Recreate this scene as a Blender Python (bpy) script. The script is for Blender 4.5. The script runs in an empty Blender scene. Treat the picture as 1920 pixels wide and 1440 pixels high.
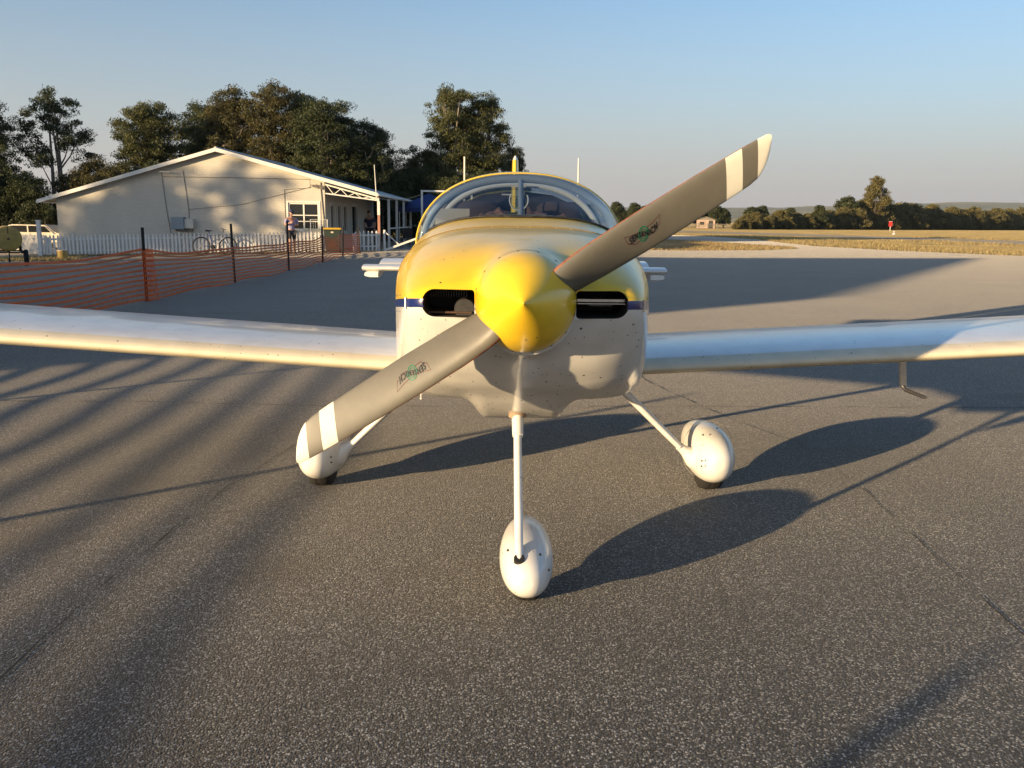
import bpy, bmesh, math, random
import numpy as np
from mathutils import Vector, Matrix
R = math.radians
scene = bpy.context.scene
col = scene.collection

# ------------------------------------------------------------------ camera, sky, sun, exposure
CAM = Vector((-.06, -2.83, 1.5)); PITCH, YAW, ROLL = R(10.77), R(.38), R(.7)
fw = Vector((math.sin(YAW)*math.cos(PITCH), math.cos(YAW)*math.cos(PITCH), -math.sin(PITCH)))
rt = Vector((math.cos(YAW), -math.sin(YAW), 0)); up = rt.cross(fw)
r2 = rt*math.cos(ROLL) + up*math.sin(ROLL); u2 = up*math.cos(ROLL) - rt*math.sin(ROLL)
cd = bpy.data.cameras.new('camera'); cam = bpy.data.objects.new('camera', cd); col.objects.link(cam)
m = Matrix((r2, u2, -fw)).transposed().to_4x4(); m.translation = CAM; cam.matrix_world = m
cd.sensor_width = 36; cd.lens = 36*1620/1920; cd.clip_start = .05; cd.clip_end = 40000
scene.camera = cam

SUN_EL, SUN_AZ = 7.4, 50.5           # shadows run 50.5 degrees to the right of straight ahead
sa, ca = math.sin(R(SUN_AZ)), math.cos(R(SUN_AZ))
world = bpy.data.worlds.new('World'); scene.world = world; world.use_nodes = True
wn = world.node_tree; bg = wn.nodes['Background']
sky = wn.nodes.new('ShaderNodeTexSky'); sky.sky_type = 'NISHITA'; sky.sun_disc = False
sky.sun_elevation = R(SUN_EL); sky.sun_rotation = R(180 + SUN_AZ)
sky.air_density = 1.0; sky.dust_density = 1.0; sky.ozone_density = 3.0; sky.altitude = 30
# smoke-grey band low round the whole horizon
wtc = wn.nodes.new('ShaderNodeTexCoord'); wsx = wn.nodes.new('ShaderNodeSeparateXYZ'); wn.links.new(wtc.outputs['Generated'], wsx.inputs[0])
wrp = wn.nodes.new('ShaderNodeValToRGB'); we = wrp.color_ramp.elements
we[0].position = 0; we[0].color = (.93,)*3+(1,); we[1].position = .60; we[1].color = (0, 0, 0, 1)
for p_, v_ in ((.06, .80), (.13, .46), (.24, .12), (.36, .0)):
    q_ = we.new(p_); q_.color = (v_, v_, v_, 1)
wn.links.new(wsx.outputs[2], wrp.inputs[0])
wmx = wn.nodes.new('ShaderNodeMix'); wmx.data_type = 'RGBA'
wn.links.new(wrp.outputs[0], wmx.inputs[0]); wn.links.new(sky.outputs[0], wmx.inputs[6]); wmx.inputs[7].default_value = (2.15, 2.02, 2.02, 1)
wn.links.new(wmx.outputs[2], bg.inputs[0]); bg.inputs[1].default_value = .12
sd = bpy.data.lights.new('sun', 'SUN'); sun = bpy.data.objects.new('sun', sd); col.objects.link(sun)
sd.energy = 5.0; sd.angle = R(.55); sd.color = (1, .73, .41)
ldir = Vector((sa*math.cos(R(SUN_EL)), ca*math.cos(R(SUN_EL)), -math.sin(R(SUN_EL))))
sun.rotation_euler = ldir.to_track_quat('-Z', 'Y').to_euler(); sun.location = (-60, -50, 20)
vs = scene.view_settings; vs.view_transform = 'Standard'; vs.look = 'None'; vs.gamma = 1; vs.exposure = 1.12
vs.use_curve_mapping = False
scene.render.engine = 'CYCLES'

# ------------------------------------------------------------------ materials
def srgb(h):
    c = [int(h[i:i+2], 16)/255 for i in (0, 2, 4)]
    return tuple(((x+.055)/1.055)**2.4 if x > .04045 else x/12.92 for x in c)
MATS = {}
def N(nt, t, **k):
    n = nt.nodes.new(t)
    for a, b in k.items(): setattr(n, a, b)
    return n
def mat(name, c, rough=.6, metal=0, coat=0, var=.0, vscale=6., bump=0., bscale=60., spec=.5, c2=None, detail=4, emit=None, stretch=None):
    if name in MATS: return MATS[name]
    M = bpy.data.materials.new(name); M.use_nodes = True; nt = M.node_tree; b = nt.nodes['Principled BSDF']
    b.inputs['Base Color'].default_value = (*c, 1); b.inputs['Roughness'].default_value = rough
    b.inputs['Metallic'].default_value = metal; b.inputs['Coat Weight'].default_value = coat
    b.inputs['Coat Roughness'].default_value = .06; b.inputs['Specular IOR Level'].default_value = spec
    if var or bump:
        tc = N(nt, 'ShaderNodeTexCoord'); src = tc.outputs['Object']
        if stretch:
            mp = N(nt, 'ShaderNodeMapping'); mp.inputs['Scale'].default_value = stretch
            nt.links.new(src, mp.inputs[0]); src = mp.outputs[0]
    if var:
        nz = N(nt, 'ShaderNodeTexNoise'); nz.inputs['Scale'].default_value = vscale; nz.inputs['Detail'].default_value = detail
        nz.inputs['Roughness'].default_value = .65
        nt.links.new(src, nz.inputs['Vector'])
        rp = N(nt, 'ShaderNodeValToRGB')
        d = c2 if c2 else tuple(x*(1-var) for x in c)
        rp.color_ramp.elements[0].position = .35; rp.color_ramp.elements[1].position = .68
        rp.color_ramp.elements[0].color = (*d, 1); rp.color_ramp.elements[1].color = (*c, 1)
        nt.links.new(nz.outputs[0], rp.inputs[0]); nt.links.new(rp.outputs[0], b.inputs['Base Color'])
    if bump:
        n2 = N(nt, 'ShaderNodeTexNoise'); n2.inputs['Scale'].default_value = bscale; n2.inputs['Detail'].default_value = 3
        nt.links.new(src, n2.inputs['Vector'])
        bp = N(nt, 'ShaderNodeBump'); bp.inputs['Strength'].default_value = bump; bp.inputs['Distance'].default_value = .01
        nt.links.new(n2.outputs[0], bp.inputs['Height']); nt.links.new(bp.outputs[0], b.inputs['Normal'])
    MATS[name] = M
    return M

def paint(name, c, rough=.32, coat=.7, bugs=0.):
    """gloss aircraft paint: faint grime, optional splattered insects"""
    M = bpy.data.materials.new(name); M.use_nodes = True; nt = M.node_tree; b = nt.nodes['Principled BSDF']
    b.inputs['Roughness'].default_value = rough; b.inputs['Coat Weight'].default_value = coat
    b.inputs['Coat Roughness'].default_value = .08
    tc = N(nt, 'ShaderNodeTexCoord')
    nz = N(nt, 'ShaderNodeTexNoise'); nz.inputs['Scale'].default_value = 9; nz.inputs['Detail'].default_value = 6
    nt.links.new(tc.outputs['Object'], nz.inputs['Vector'])
    rp = N(nt, 'ShaderNodeValToRGB'); e = rp.color_ramp.elements
    e[0].position = .3; e[1].position = .6
    e[0].color = (*[x*.88 for x in c], 1); e[1].color = (*c, 1)
    nt.links.new(nz.outputs[0], rp.inputs[0]); out = rp.outputs[0]
    if bugs:
        vo = N(nt, 'ShaderNodeTexVoronoi'); vo.inputs['Scale'].default_value = 60; vo.feature = 'F1'
        nt.links.new(tc.outputs['Object'], vo.inputs['Vector'])
        sp = N(nt, 'ShaderNodeSeparateColor'); nt.links.new(vo.outputs['Color'], sp.inputs[0])
        m1 = N(nt, 'ShaderNodeMath', operation='LESS_THAN'); m1.inputs[1].default_value = bugs
        nt.links.new(sp.outputs[0], m1.inputs[0])
        m0 = N(nt, 'ShaderNodeMath', operation='MULTIPLY'); m0.inputs[1].default_value = .30
        nt.links.new(sp.outputs[1], m0.inputs[0])
        m2 = N(nt, 'ShaderNodeMath', operation='LESS_THAN')
        nt.links.new(vo.outputs['Distance'], m2.inputs[0]); nt.links.new(m0.outputs[0], m2.inputs[1])
        m3 = N(nt, 'ShaderNodeMath', operation='MULTIPLY'); nt.links.new(m1.outputs[0], m3.inputs[0]); nt.links.new(m2.outputs[0], m3.inputs[1])
        mx = N(nt, 'ShaderNodeMix', data_type='RGBA'); mx.inputs[7].default_value = (.05, .035, .025, 1)
        nt.links.new(m3.outputs[0], mx.inputs[0]); nt.links.new(out, mx.inputs[6]); out = mx.outputs[2]
    nt.links.new(out, b.inputs['Base Color'])
    n2 = N(nt, 'ShaderNodeTexNoise'); n2.inputs['Scale'].default_value = 5; n2.inputs['Detail'].default_value = 2
    nt.links.new(tc.outputs['Object'], n2.inputs['Vector'])
    bp = N(nt, 'ShaderNodeBump'); bp.inputs['Strength'].default_value = .035; bp.inputs['Distance'].default_value = .01
    nt.links.new(n2.outputs[0], bp.inputs['Height']); nt.links.new(bp.outputs[0], b.inputs['Normal'])
    MATS[name] = M
    return M

M_white = paint('white gloss paint', (.78, .76, .72), coat=.5, bugs=.05)
M_cowlw = paint('white cowl paint with insects', (.76, .74, .70), bugs=.26)
M_yel = paint('yellow gloss paint', (.83, .545, .022), rough=.28, coat=.45, bugs=.03)
M_cream = paint('cream leading edge tape', (.68, .61, .46), rough=.6, coat=.1, bugs=.10)
M_blue = mat('blue stripe paint', (.008, .02, .125), .3, coat=.4)
M_prop = mat('taupe propeller paint', (.148, .138, .112), .42, coat=.15, var=.12, vscale=14, bump=.03, bscale=30)
M_pwhite = mat('propeller white band', (.74, .71, .60), .45, var=.08, vscale=20)
M_edge = mat('worn leading edge', (.30, .12, .07), .5, var=.5, vscale=40)
M_green = mat('decal green', (.0, .17, .085), .45)
M_dblack = mat('decal black', (.012, .012, .014), .45)
M_dred = mat('decal maroon', (.13, .02, .02), .45)
M_cavity = mat('cowl interior', (.045, .036, .030), .75, var=.4, vscale=20)
M_engine = mat('engine metal', (.10, .095, .09), .45, metal=.6, var=.4, vscale=30)
M_rubber = mat('tyre rubber', (.022, .02, .019), .85, var=.4, vscale=40, bump=.3, bscale=90)
M_steel = mat('bare metal', (.55, .53, .5), .32, metal=1, var=.2, vscale=30)
M_dark = mat('dark screw', (.03, .028, .026), .6)
M_black = mat('black trim', (.012, .012, .013), .6)
M_bar = mat('grey roll bar', (.30, .33, .36), .45, coat=.2)
M_bow = mat('pale canopy bow', (.72, .69, .62), .5)
M_seat = mat('dark seat fabric', (.035, .025, .028), .85, var=.3, vscale=20)
M_brown = mat('brown cloth', (.30, .15, .10), .9, var=.5, vscale=9, bump=.6, bscale=14)
M_pad = mat('mauve padding', (.085, .055, .052), .85, var=.3, vscale=10)
M_paper = mat('paper', (.6, .52, .42), .8)
M_wallc = mat('house wall', (.60, .56, .48), .75, var=.10, vscale=1.2)
M_trim = mat('white painted timber', (.70, .68, .63), .55, var=.12, vscale=7, bump=.1, bscale=40)
M_picket = mat('white picket paint', (.74, .72, .68), .6, var=.18, vscale=9)
M_roof = mat('roof sheet', (.42, .42, .41), .5, var=.2, vscale=2)
M_orange = mat('orange mesh plastic', (.82, .15, .025), .6, var=.25, vscale=8)
M_thread = mat('pale orange thread', (.55, .24, .08), .6)
M_post = mat('black star picket', (.018, .015, .014), .7, var=.4, vscale=10)
M_skin = mat('skin', (.45, .24, .16), .55)
M_shirt = mat('lavender shirt', (.34, .33, .52), .85, var=.2, vscale=14)
M_navy = mat('navy cloth', (.02, .026, .06), .85)
M_shorts = mat('charcoal shorts', (.04, .042, .05), .85)
M_hair = mat('dark hair', (.03, .02, .015), .7)
M_bin = mat('dark green bin plastic', (.02, .035, .025), .6)
M_lid = mat('yellow bin lid', (.62, .38, .03), .5)
M_tank = mat('faded yellow tank', (.50, .33, .08), .55, var=.3, vscale=4)
M_grey = mat('grey steel box', (.22, .27, .31), .5, var=.15, vscale=8)
M_post2 = mat('rusty red post paint', (.40, .19, .13), .65, var=.3, vscale=6)
M_tarp = mat('blue tarpaulin', (.012, .03, .14), .7, var=.3, vscale=5)
M_dull = mat('weathered grey timber', (.22, .20, .17), .8, var=.3, vscale=6)

def brickmat():
    M = mat('painted brick wall', (.60, .555, .47), .75); nt = M.node_tree; b = nt.nodes['Principled BSDF']
    tc = N(nt, 'ShaderNodeTexCoord'); mp = N(nt, 'ShaderNodeMapping'); mp.inputs['Rotation'].default_value = (R(90), 0, 0)
    nt.links.new(tc.outputs['Object'], mp.inputs[0])
    br = N(nt, 'ShaderNodeTexBrick'); nt.links.new(mp.outputs[0], br.inputs[0])
    br.inputs['Scale'].default_value = 1; br.inputs['Brick Width'].default_value = .23; br.inputs['Row Height'].default_value = .086
    br.inputs['Mortar Size'].default_value = .006; br.inputs['Color1'].default_value = (.61, .565, .48, 1)
    br.inputs['Color2'].default_value = (.57, .53, .45, 1); br.inputs['Mortar'].default_value = (.50, .46, .39, 1)
    nz = N(nt, 'ShaderNodeTexNoise'); nz.inputs['Scale'].default_value = .7; nz.inputs['Detail'].default_value = 6
    nt.links.new(tc.outputs['Object'], nz.inputs['Vector'])
    mx = N(nt, 'ShaderNodeMix', data_type='RGBA', blend_type='MULTIPLY'); mx.inputs[0].default_value = .22
    nt.links.new(br.outputs[0], mx.inputs[6]); nt.links.new(nz.outputs[0], mx.inputs[7])
    nt.links.new(mx.outputs[2], b.inputs['Base Color'])
    bp = N(nt, 'ShaderNodeBump'); bp.inputs['Strength'].default_value = .3; bp.inputs['Distance'].default_value = .01; bp.invert = True
    nt.links.new(br.outputs['Fac'], bp.inputs['Height']); nt.links.new(bp.outputs[0], b.inputs['Normal'])
    return M
M_brick = brickmat()

def glassmat(name, tint, refl=1.0, base=.035):
    M = bpy.data.materials.new(name); M.use_nodes = True; nt = M.node_tree; nt.nodes.remove(nt.nodes['Principled BSDF'])
    out = nt.nodes['Material Output']
    tr = N(nt, 'ShaderNodeBsdfTransparent'); tr.inputs[0].default_value = (*tint, 1)
    gl = N(nt, 'ShaderNodeBsdfGlossy'); gl.inputs['Roughness'].default_value = .03; gl.inputs['Color'].default_value = (refl, refl, refl, 1)
    fr = N(nt, 'ShaderNodeLayerWeight'); fr.inputs['Blend'].default_value = .35
    ad = N(nt, 'ShaderNodeMath', operation='MULTIPLY_ADD'); ad.inputs[1].default_value = .55; ad.inputs[2].default_value = base
    nt.links.new(fr.outputs['Fresnel'], ad.inputs[0])
    mx = N(nt, 'ShaderNodeMixShader'); nt.links.new(ad.outputs[0], mx.inputs[0])
    nt.links.new(tr.outputs[0], mx.inputs[1]); nt.links.new(gl.outputs[0], mx.inputs[2]); nt.links.new(mx.outputs[0], out.inputs[0])
    return M
M_glass = glassmat('canopy acrylic', (.66, .75, .86))
M_pane = mat('dark window glass', (.012, .014, .015), .06, spec=.6)

def asphalt():
    M = bpy.data.materials.new('chip seal asphalt'); M.use_nodes = True; nt = M.node_tree; b = nt.nodes['Principled BSDF']; L = nt.links.new
    tc = N(nt, 'ShaderNodeTexCoord'); co = tc.outputs['Object']
    v = N(nt, 'ShaderNodeTexVoronoi'); v.inputs['Scale'].default_value = 155; L(co, v.inputs['Vector'])
    sp = N(nt, 'ShaderNodeSeparateColor'); L(v.outputs['Color'], sp.inputs[0])
    rp = N(nt, 'ShaderNodeValToRGB'); e = rp.color_ramp.elements
    e[0].position = 0; e[0].color = (.018, .0185, .019, 1); e[1].position = 1; e[1].color = (.52, .515, .49, 1)
    x = e.new(.48); x.color = (.046, .046, .045, 1); x = e.new(.70); x.color = (.098, .098, .094, 1); x = e.new(.86); x.color = (.25, .247, .235, 1)
    L(sp.outputs[0], rp.inputs[0])
    # dark binder between the stones
    rg = N(nt, 'ShaderNodeValToRGB'); rg.color_ramp.elements[0].position = .38; rg.color_ramp.elements[0].color = (1, 1, 1, 1)
    rg.color_ramp.elements[1].position = .72; rg.color_ramp.elements[1].color = (.35, .34, .33, 1)
    L(v.outputs['Distance'], rg.inputs[0])
    m1 = N(nt, 'ShaderNodeMix', data_type='RGBA', blend_type='MULTIPLY'); m1.inputs[0].default_value = 1
    L(rp.outputs[0], m1.inputs[6]); L(rg.outputs[0], m1.inputs[7])
    # broad patches, wheel rubbed streaks, stains
    n1 = N(nt, 'ShaderNodeTexNoise'); n1.inputs['Scale'].default_value = .55; n1.inputs['Detail'].default_value = 7; n1.inputs['Roughness'].default_value = .6; L(co, n1.inputs['Vector'])
    r1 = N(nt, 'ShaderNodeValToRGB'); r1.color_ramp.elements[0].position = .32; r1.color_ramp.elements[0].color = (.60, .60, .61, 1)
    r1.color_ramp.elements[1].position = .66; r1.color_ramp.elements[1].color = (.98, .97, .95, 1); L(n1.outputs[0], r1.inputs[0])
    m2 = N(nt, 'ShaderNodeMix', data_type='RGBA', blend_type='MULTIPLY'); m2.inputs[0].default_value = 1
    L(m1.outputs[2], m2.inputs[6]); L(r1.outputs[0], m2.inputs[7])
    mp = N(nt, 'ShaderNodeMapping'); mp.inputs['Scale'].default_value = (.45, 1.6, 1); mp.inputs['Rotation'].default_value = (0, 0, .3); L(co, mp.inputs[0])
    n2 = N(nt, 'ShaderNodeTexNoise'); n2.inputs['Scale'].default_value = 1.1; n2.inputs['Detail'].default_value = 3; L(mp.outputs[0], n2.inputs['Vector'])
    r2_ = N(nt, 'ShaderNodeValToRGB'); r2_.color_ramp.elements[0].position = .27; r2_.color_ramp.elements[0].color = (.45, .43, .41, 1)
    r2_.color_ramp.elements[1].position = .36; r2_.color_ramp.elements[1].color = (1, 1, 1, 1); L(n2.outputs[0], r2_.inputs[0])
    m3 = N(nt, 'ShaderNodeMix', data_type='RGBA', blend_type='MULTIPLY'); m3.inputs[0].default_value = .8
    L(m2.outputs[2], m3.inputs[6]); L(r2_.outputs[0], m3.inputs[7])
    # hairline cracks
    nd = N(nt, 'ShaderNodeTexNoise'); nd.inputs['Scale'].default_value = 1.6; nd.inputs['Detail'].default_value = 5; L(co, nd.inputs['Vector'])
    mxv = N(nt, 'ShaderNodeMix', data_type='VECTOR'); mxv.inputs[0].default_value = .22; L(co, mxv.inputs[4]); L(nd.outputs['Color'], mxv.inputs[5])
    vc = N(nt, 'ShaderNodeTexVoronoi'); vc.feature = 'DISTANCE_TO_EDGE'; vc.inputs['Scale'].default_value = .30; L(mxv.outputs[1], vc.inputs['Vector'])
    cr = N(nt, 'ShaderNodeValToRGB'); cr.color_ramp.elements[0].position = .0; cr.color_ramp.elements[0].color = (.35, .34, .33, 1)
    cr.color_ramp.elements[1].position = .0035; cr.color_ramp.elements[1].color = (1, 1, 1, 1); L(vc.outputs['Distance'], cr.inputs[0])
    m4 = N(nt, 'ShaderNodeMix', data_type='RGBA', blend_type='MULTIPLY'); m4.inputs[0].default_value = .75
    L(m3.outputs[2], m4.inputs[6]); L(cr.outputs[0], m4.inputs[7])
    last = m4.outputs[2]
    for sx_, sy_, sr_, k_ in ((-2.1, 1.85, .42, .55), (-2.35, 1.12, .36, .6), (-1.05, .68, .30, .5), (.45, 1.25, .22, .7), (2.6, 1.0, .3, .7), (-.9, -.75, .25, .75), (-3.2, 3.1, .4, .6)):
        vd = N(nt, 'ShaderNodeVectorMath', operation='DISTANCE'); vd.inputs[1].default_value = (sx_, sy_, 0)
        dv = N(nt, 'ShaderNodeVectorMath', operation='MULTIPLY_ADD'); dv.inputs[1].default_value = (.38, .38, .38); L(nd.outputs['Color'], dv.inputs[0]); L(co, dv.inputs[2])
        dw = N(nt, 'ShaderNodeVectorMath', operation='SUBTRACT'); L(dv.outputs[0], dw.inputs[0]); dw.inputs[1].default_value = (.19, .19, .19)
        L(dw.outputs[0], vd.inputs[0])
        mr = N(nt, 'ShaderNodeMapRange'); mr.interpolation_type = 'SMOOTHSTEP'; mr.inputs['From Min'].default_value = sr_*.15; mr.inputs['From Max'].default_value = sr_; mr.inputs['To Min'].default_value = k_; mr.inputs['To Max'].default_value = 1
        L(vd.outputs['Value'], mr.inputs['Value'])
        mm = N(nt, 'ShaderNodeMix', data_type='RGBA', blend_type='MULTIPLY'); mm.inputs[0].default_value = 1; L(last, mm.inputs[6]); L(mr.outputs[0], mm.inputs[7]); last = mm.outputs[2]
    L(last, b.inputs['Base Color'])
    b.inputs['Roughness'].default_value = .8; b.inputs['Specular IOR Level'].default_value = .35; b.inputs['Diffuse Roughness'].default_value = 1
    b.inputs['Sheen Weight'].default_value = .36; b.inputs['Sheen Roughness'].default_value = .45; b.inputs['Sheen Tint'].default_value = (.85, .78, .68, 1)
    # stones stand up
    mh = N(nt, 'ShaderNodeMath', operation='MULTIPLY_ADD'); mh.inputs[1].default_value = .6; L(sp.outputs[1], mh.inputs[0])
    inv = N(nt, 'ShaderNodeMath', operation='SUBTRACT'); inv.inputs[0].default_value = 1; L(v.outputs['Distance'], inv.inputs[1]); L(inv.outputs[0], mh.inputs[2])
    bp = N(nt, 'ShaderNodeBump'); bp.inputs['Strength'].default_value = .7; bp.inputs['Distance'].default_value = .004
    L(mh.outputs[0], bp.inputs['Height']); L(bp.outputs[0], b.inputs['Normal'])
    return M
M_asph = asphalt()

def groundmat(name, cols, s1=.25, s2=14, bump=.6):
    M = bpy.data.materials.new(name); M.use_nodes = True; nt = M.node_tree; b = nt.nodes['Principled BSDF']; L = nt.links.new
    tc = N(nt, 'ShaderNodeTexCoord'); co = tc.outputs['Object']
    n1 = N(nt, 'ShaderNodeTexNoise'); n1.inputs['Scale'].default_value = s1; n1.inputs['Detail'].default_value = 8; n1.inputs['Roughness'].default_value = .62; L(co, n1.inputs['Vector'])
    rp = N(nt, 'ShaderNodeValToRGB'); e = rp.color_ramp.elements
    e[0].position = .34; e[0].color = (*cols[0], 1); e[1].position = .68; e[1].color = (*cols[2], 1); x = e.new(.5); x.color = (*cols[1], 1)
    L(n1.outputs[0], rp.inputs[0])
    n2 = N(nt, 'ShaderNodeTexNoise'); n2.inputs['Scale'].default_value = s2; n2.inputs['Detail'].default_value = 4; L(co, n2.inputs['Vector'])
    r2_ = N(nt, 'ShaderNodeValToRGB'); r2_.color_ramp.elements[0].position = .3; r2_.color_ramp.elements[0].color = (.6, .6, .6, 1)
    r2_.color_ramp.elements[1].position = .7; r2_.color_ramp.elements[1].color = (1.15, 1.15, 1.15, 1); L(n2.outputs[0], r2_.inputs[0])
    mx = N(nt, 'ShaderNodeMix', data_type='RGBA', blend_type='MULTIPLY'); mx.inputs[0].default_value = 1
    L(rp.outputs[0], mx.inputs[6]); L(r2_.outputs[0], mx.inputs[7]); L(mx.outputs[2], b.inputs['Base Color'])
    b.inputs['Roughness'].default_value = .95; b.inputs['Specular IOR Level'].default_value = .1; b.inputs['Diffuse Roughness'].default_value = 1
    bp = N(nt, 'ShaderNodeBump'); bp.inputs['Strength'].default_value = bump; bp.inputs['Distance'].default_value = .06
    L(n2.outputs[0], bp.inputs['Height']); L(bp.outputs[0], b.inputs['Normal'])
    return M
M_grass = groundmat('dry grass field', ((.19, .155, .07), (.31, .235, .10), (.41, .32, .155)))
M_island = groundmat('bare orange verge', ((.30, .17, .075), (.42, .24, .10), (.40, .29, .10)), .3)
M_sand = groundmat('sandy verge', ((.30, .25, .18), (.38, .32, .24), (.43, .37, .29)), .8, 20, .3)
M_runway = groundmat('runway seal', ((.13, .12, .11), (.16, .15, .135), (.18, .17, .15)), .4, 30, .1)
M_hill = groundmat('wooded hill', ((.045, .055, .030), (.07, .075, .04), (.16, .145, .075)), .004, .03, 0)

def leafmat(name, dark, light, trans=.25):
    M = bpy.data.materials.new(name); M.use_nodes = True; nt = M.node_tree; b = nt.nodes['Principled BSDF']; L = nt.links.new
    at = N(nt, 'ShaderNodeAttribute'); at.attribute_name = 'tint'
    rp = N(nt, 'ShaderNodeValToRGB'); rp.color_ramp.elements[0].color = (*dark, 1); rp.color_ramp.elements[1].color = (*light, 1)
    L(at.outputs['Fac'], rp.inputs[0]); L(rp.outputs[0], b.inputs['Base Color'])
    b.inputs['Roughness'].default_value = .55; b.inputs['Specular IOR Level'].default_value = .3
    tl = N(nt, 'ShaderNodeBsdfTranslucent'); L(rp.outputs[0], tl.inputs[0])
    mx = N(nt, 'ShaderNodeMixShader'); mx.inputs[0].default_value = trans
    L(b.outputs[0], mx.inputs[1]); L(tl.outputs[0], mx.inputs[2]); L(mx.outputs[0], nt.nodes['Material Output'].inputs[0])
    return M
L_olive = leafmat('olive gum leaves', (.034, .045, .017), (.130, .130, .046))
L_dark = leafmat('dark gum leaves', (.022, .033, .015), (.080, .092, .036))
L_brown = leafmat('bronzed leaves', (.036, .038, .016), (.125, .108, .040))
L_green = leafmat('fresh green leaves', (.028, .042, .016), (.095, .110, .036))
L_scrub = leafmat('far scrub leaves', (.058, .060, .024), (.215, .178, .066))
L_straw = leafmat('dry grass blades', (.20, .16, .07), (.42, .32, .15))
M_bark = mat('pale gum bark', (.34, .29, .23), .85, var=.5, vscale=5, bump=.5, bscale=20)
M_bark2 = mat('dark bark', (.09, .07, .055), .9, var=.5, vscale=6, bump=.5, bscale=20)

# ------------------------------------------------------------------ builders
ORG = {}
def link(name, me, parent=None):
    o = bpy.data.objects.new(name, me); col.objects.link(o)
    if parent is not None: o.parent = parent
    return o
def tag(o, label=None, cat=None, group=None, kind=None):
    if label: o['label'] = label
    if cat: o['category'] = cat
    if group: o['group'] = group
    if kind: o['kind'] = kind
    return o
def thing(name, label, cat, loc=(0, 0, 0), rz=0, group=None):
    o = bpy.data.objects.new(name, None); col.objects.link(o); o.location = loc; o.rotation_euler = (0, 0, rz)
    o.empty_display_size = .2; ORG[o.name] = Vector(loc)
    return tag(o, label, cat, group)
class MB:
    """collects shapes into one mesh"""
    def __init__(s): s.v = []; s.f = []; s.mi = []; s.cur = 0
    def add(s, vs, fs):
        k = len(s.v); s.v += [tuple(p) for p in vs]; s.f += [tuple(i+k for i in f) for f in fs]; s.mi += [s.cur]*len(fs)
        return s
    def box(s, a, b):
        (x0, y0, z0), (x1, y1, z1) = a, b
        return s.add([(x0,y0,z0),(x1,y0,z0),(x1,y1,z0),(x0,y1,z0),(x0,y0,z1),(x1,y0,z1),(x1,y1,z1),(x0,y1,z1)],
                     [(0,3,2,1),(4,5,6,7),(0,1,5,4),(1,2,6,5),(2,3,7,6),(3,0,4,7)])
    def bar(s, p, q, w, h, upv=(0, 0, 1)):
        p, q = Vector(p), Vector(q); d = (q-p).normalized(); u = Vector(upv)
        if abs(d.dot(u)) > .98: u = Vector((0, 1, 0))
        x = d.cross(u).normalized()*(w/2); z = x.cross(d).normalized()*(h/2)
        vs = [p-x-z, p+x-z, p+x+z, p-x+z, q-x-z, q+x-z, q+x+z, q-x+z]
        return s.add(vs, [(0,3,2,1),(4,5,6,7),(0,1,5,4),(1,2,6,5),(2,3,7,6),(3,0,4,7)])
    def tube(s, pts, rad, n=8, closed=False, cap=True, flat=1., flatdir=None):
        pts = [Vector(p) for p in pts]; m = len(pts)
        if not hasattr(rad, '__len__'): rad = [rad]*m
        vs = []; prev = None
        for i in range(m):
            if closed: d = pts[(i+1) % m]-pts[i-1]
            else: d = pts[min(i+1, m-1)]-pts[max(i-1, 0)]
            d.normalize()
            ref = Vector(flatdir) if flatdir else (prev if prev else (Vector((0, 0, 1)) if abs(d.z) < .9 else Vector((0, 1, 0))))
            x = (ref - d*ref.dot(d)).normalized(); y = d.cross(x); prev = x
            for k in range(n):
                a = 2*math.pi*k/n
                vs.append(pts[i] + (x*math.cos(a) + y*math.sin(a)*flat)*rad[i])
        fs = []
        for i in range(m if closed else m-1):
            j = (i+1) % m
            for k in range(n):
                k2 = (k+1) % n; fs.append((i*n+k, i*n+k2, j*n+k2, j*n+k))
        if cap and not closed: fs += [tuple(range(n))[::-1], tuple(range((m-1)*n, m*n))]
        return s.add(vs, fs)
    def lathe(s, o, ax, prof, n=32, cap0=False, cap1=False):
        """prof: list of (distance along axis, radius)"""
        o, ax = Vector(o), Vector(ax).normalized()
        x = ax.orthogonal().normalized(); y = ax.cross(x); vs = []
        for t, r in prof:
            for k in range(n):
                a = 2*math.pi*k/n; vs.append(o + ax*t + (x*math.cos(a)+y*math.sin(a))*r)
        fs = []
        for i in range(len(prof)-1):
            for k in range(n):
                k2 = (k+1) % n; fs.append((i*n+k, i*n+k2, (i+1)*n+k2, (i+1)*n+k))
        if cap0: fs.append(tuple(range(n))[::-1])
        if cap1: fs.append(tuple(range((len(prof)-1)*n, len(prof)*n)))
        return s.add(vs, fs)
    def loft(s, rings, closed=True, cap0=False, cap1=False):
        n = len(rings[0]); vs = [p for r in rings for p in r]; fs = []
        for i in range(len(rings)-1):
            for k in range(n if closed else n-1):
                k2 = (k+1) % n; fs.append((i*n+k, i*n+k2, (i+1)*n+k2, (i+1)*n+k))
        if cap0: fs.append(tuple(range(n))[::-1])
        if cap1: fs.append(tuple(range((len(rings)-1)*n, len(rings)*n)))
        return s.add(vs, fs)
    def prism(s, poly, axis, a, b):
        """poly of 2-D points extruded along axis 'x','y','z' from a to b"""
        def P(u, v, t): return {'x': (t, u, v), 'y': (u, t, v), 'z': (u, v, t)}[axis]
        n = len(poly); vs = [P(u, v, a) for u, v in poly] + [P(u, v, b) for u, v in poly]
        fs = [tuple(range(n))[::-1], tuple(range(n, 2*n))] + [(k, (k+1) % n, n+(k+1) % n, n+k) for k in range(n)]
        return s.add(vs, fs)
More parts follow.
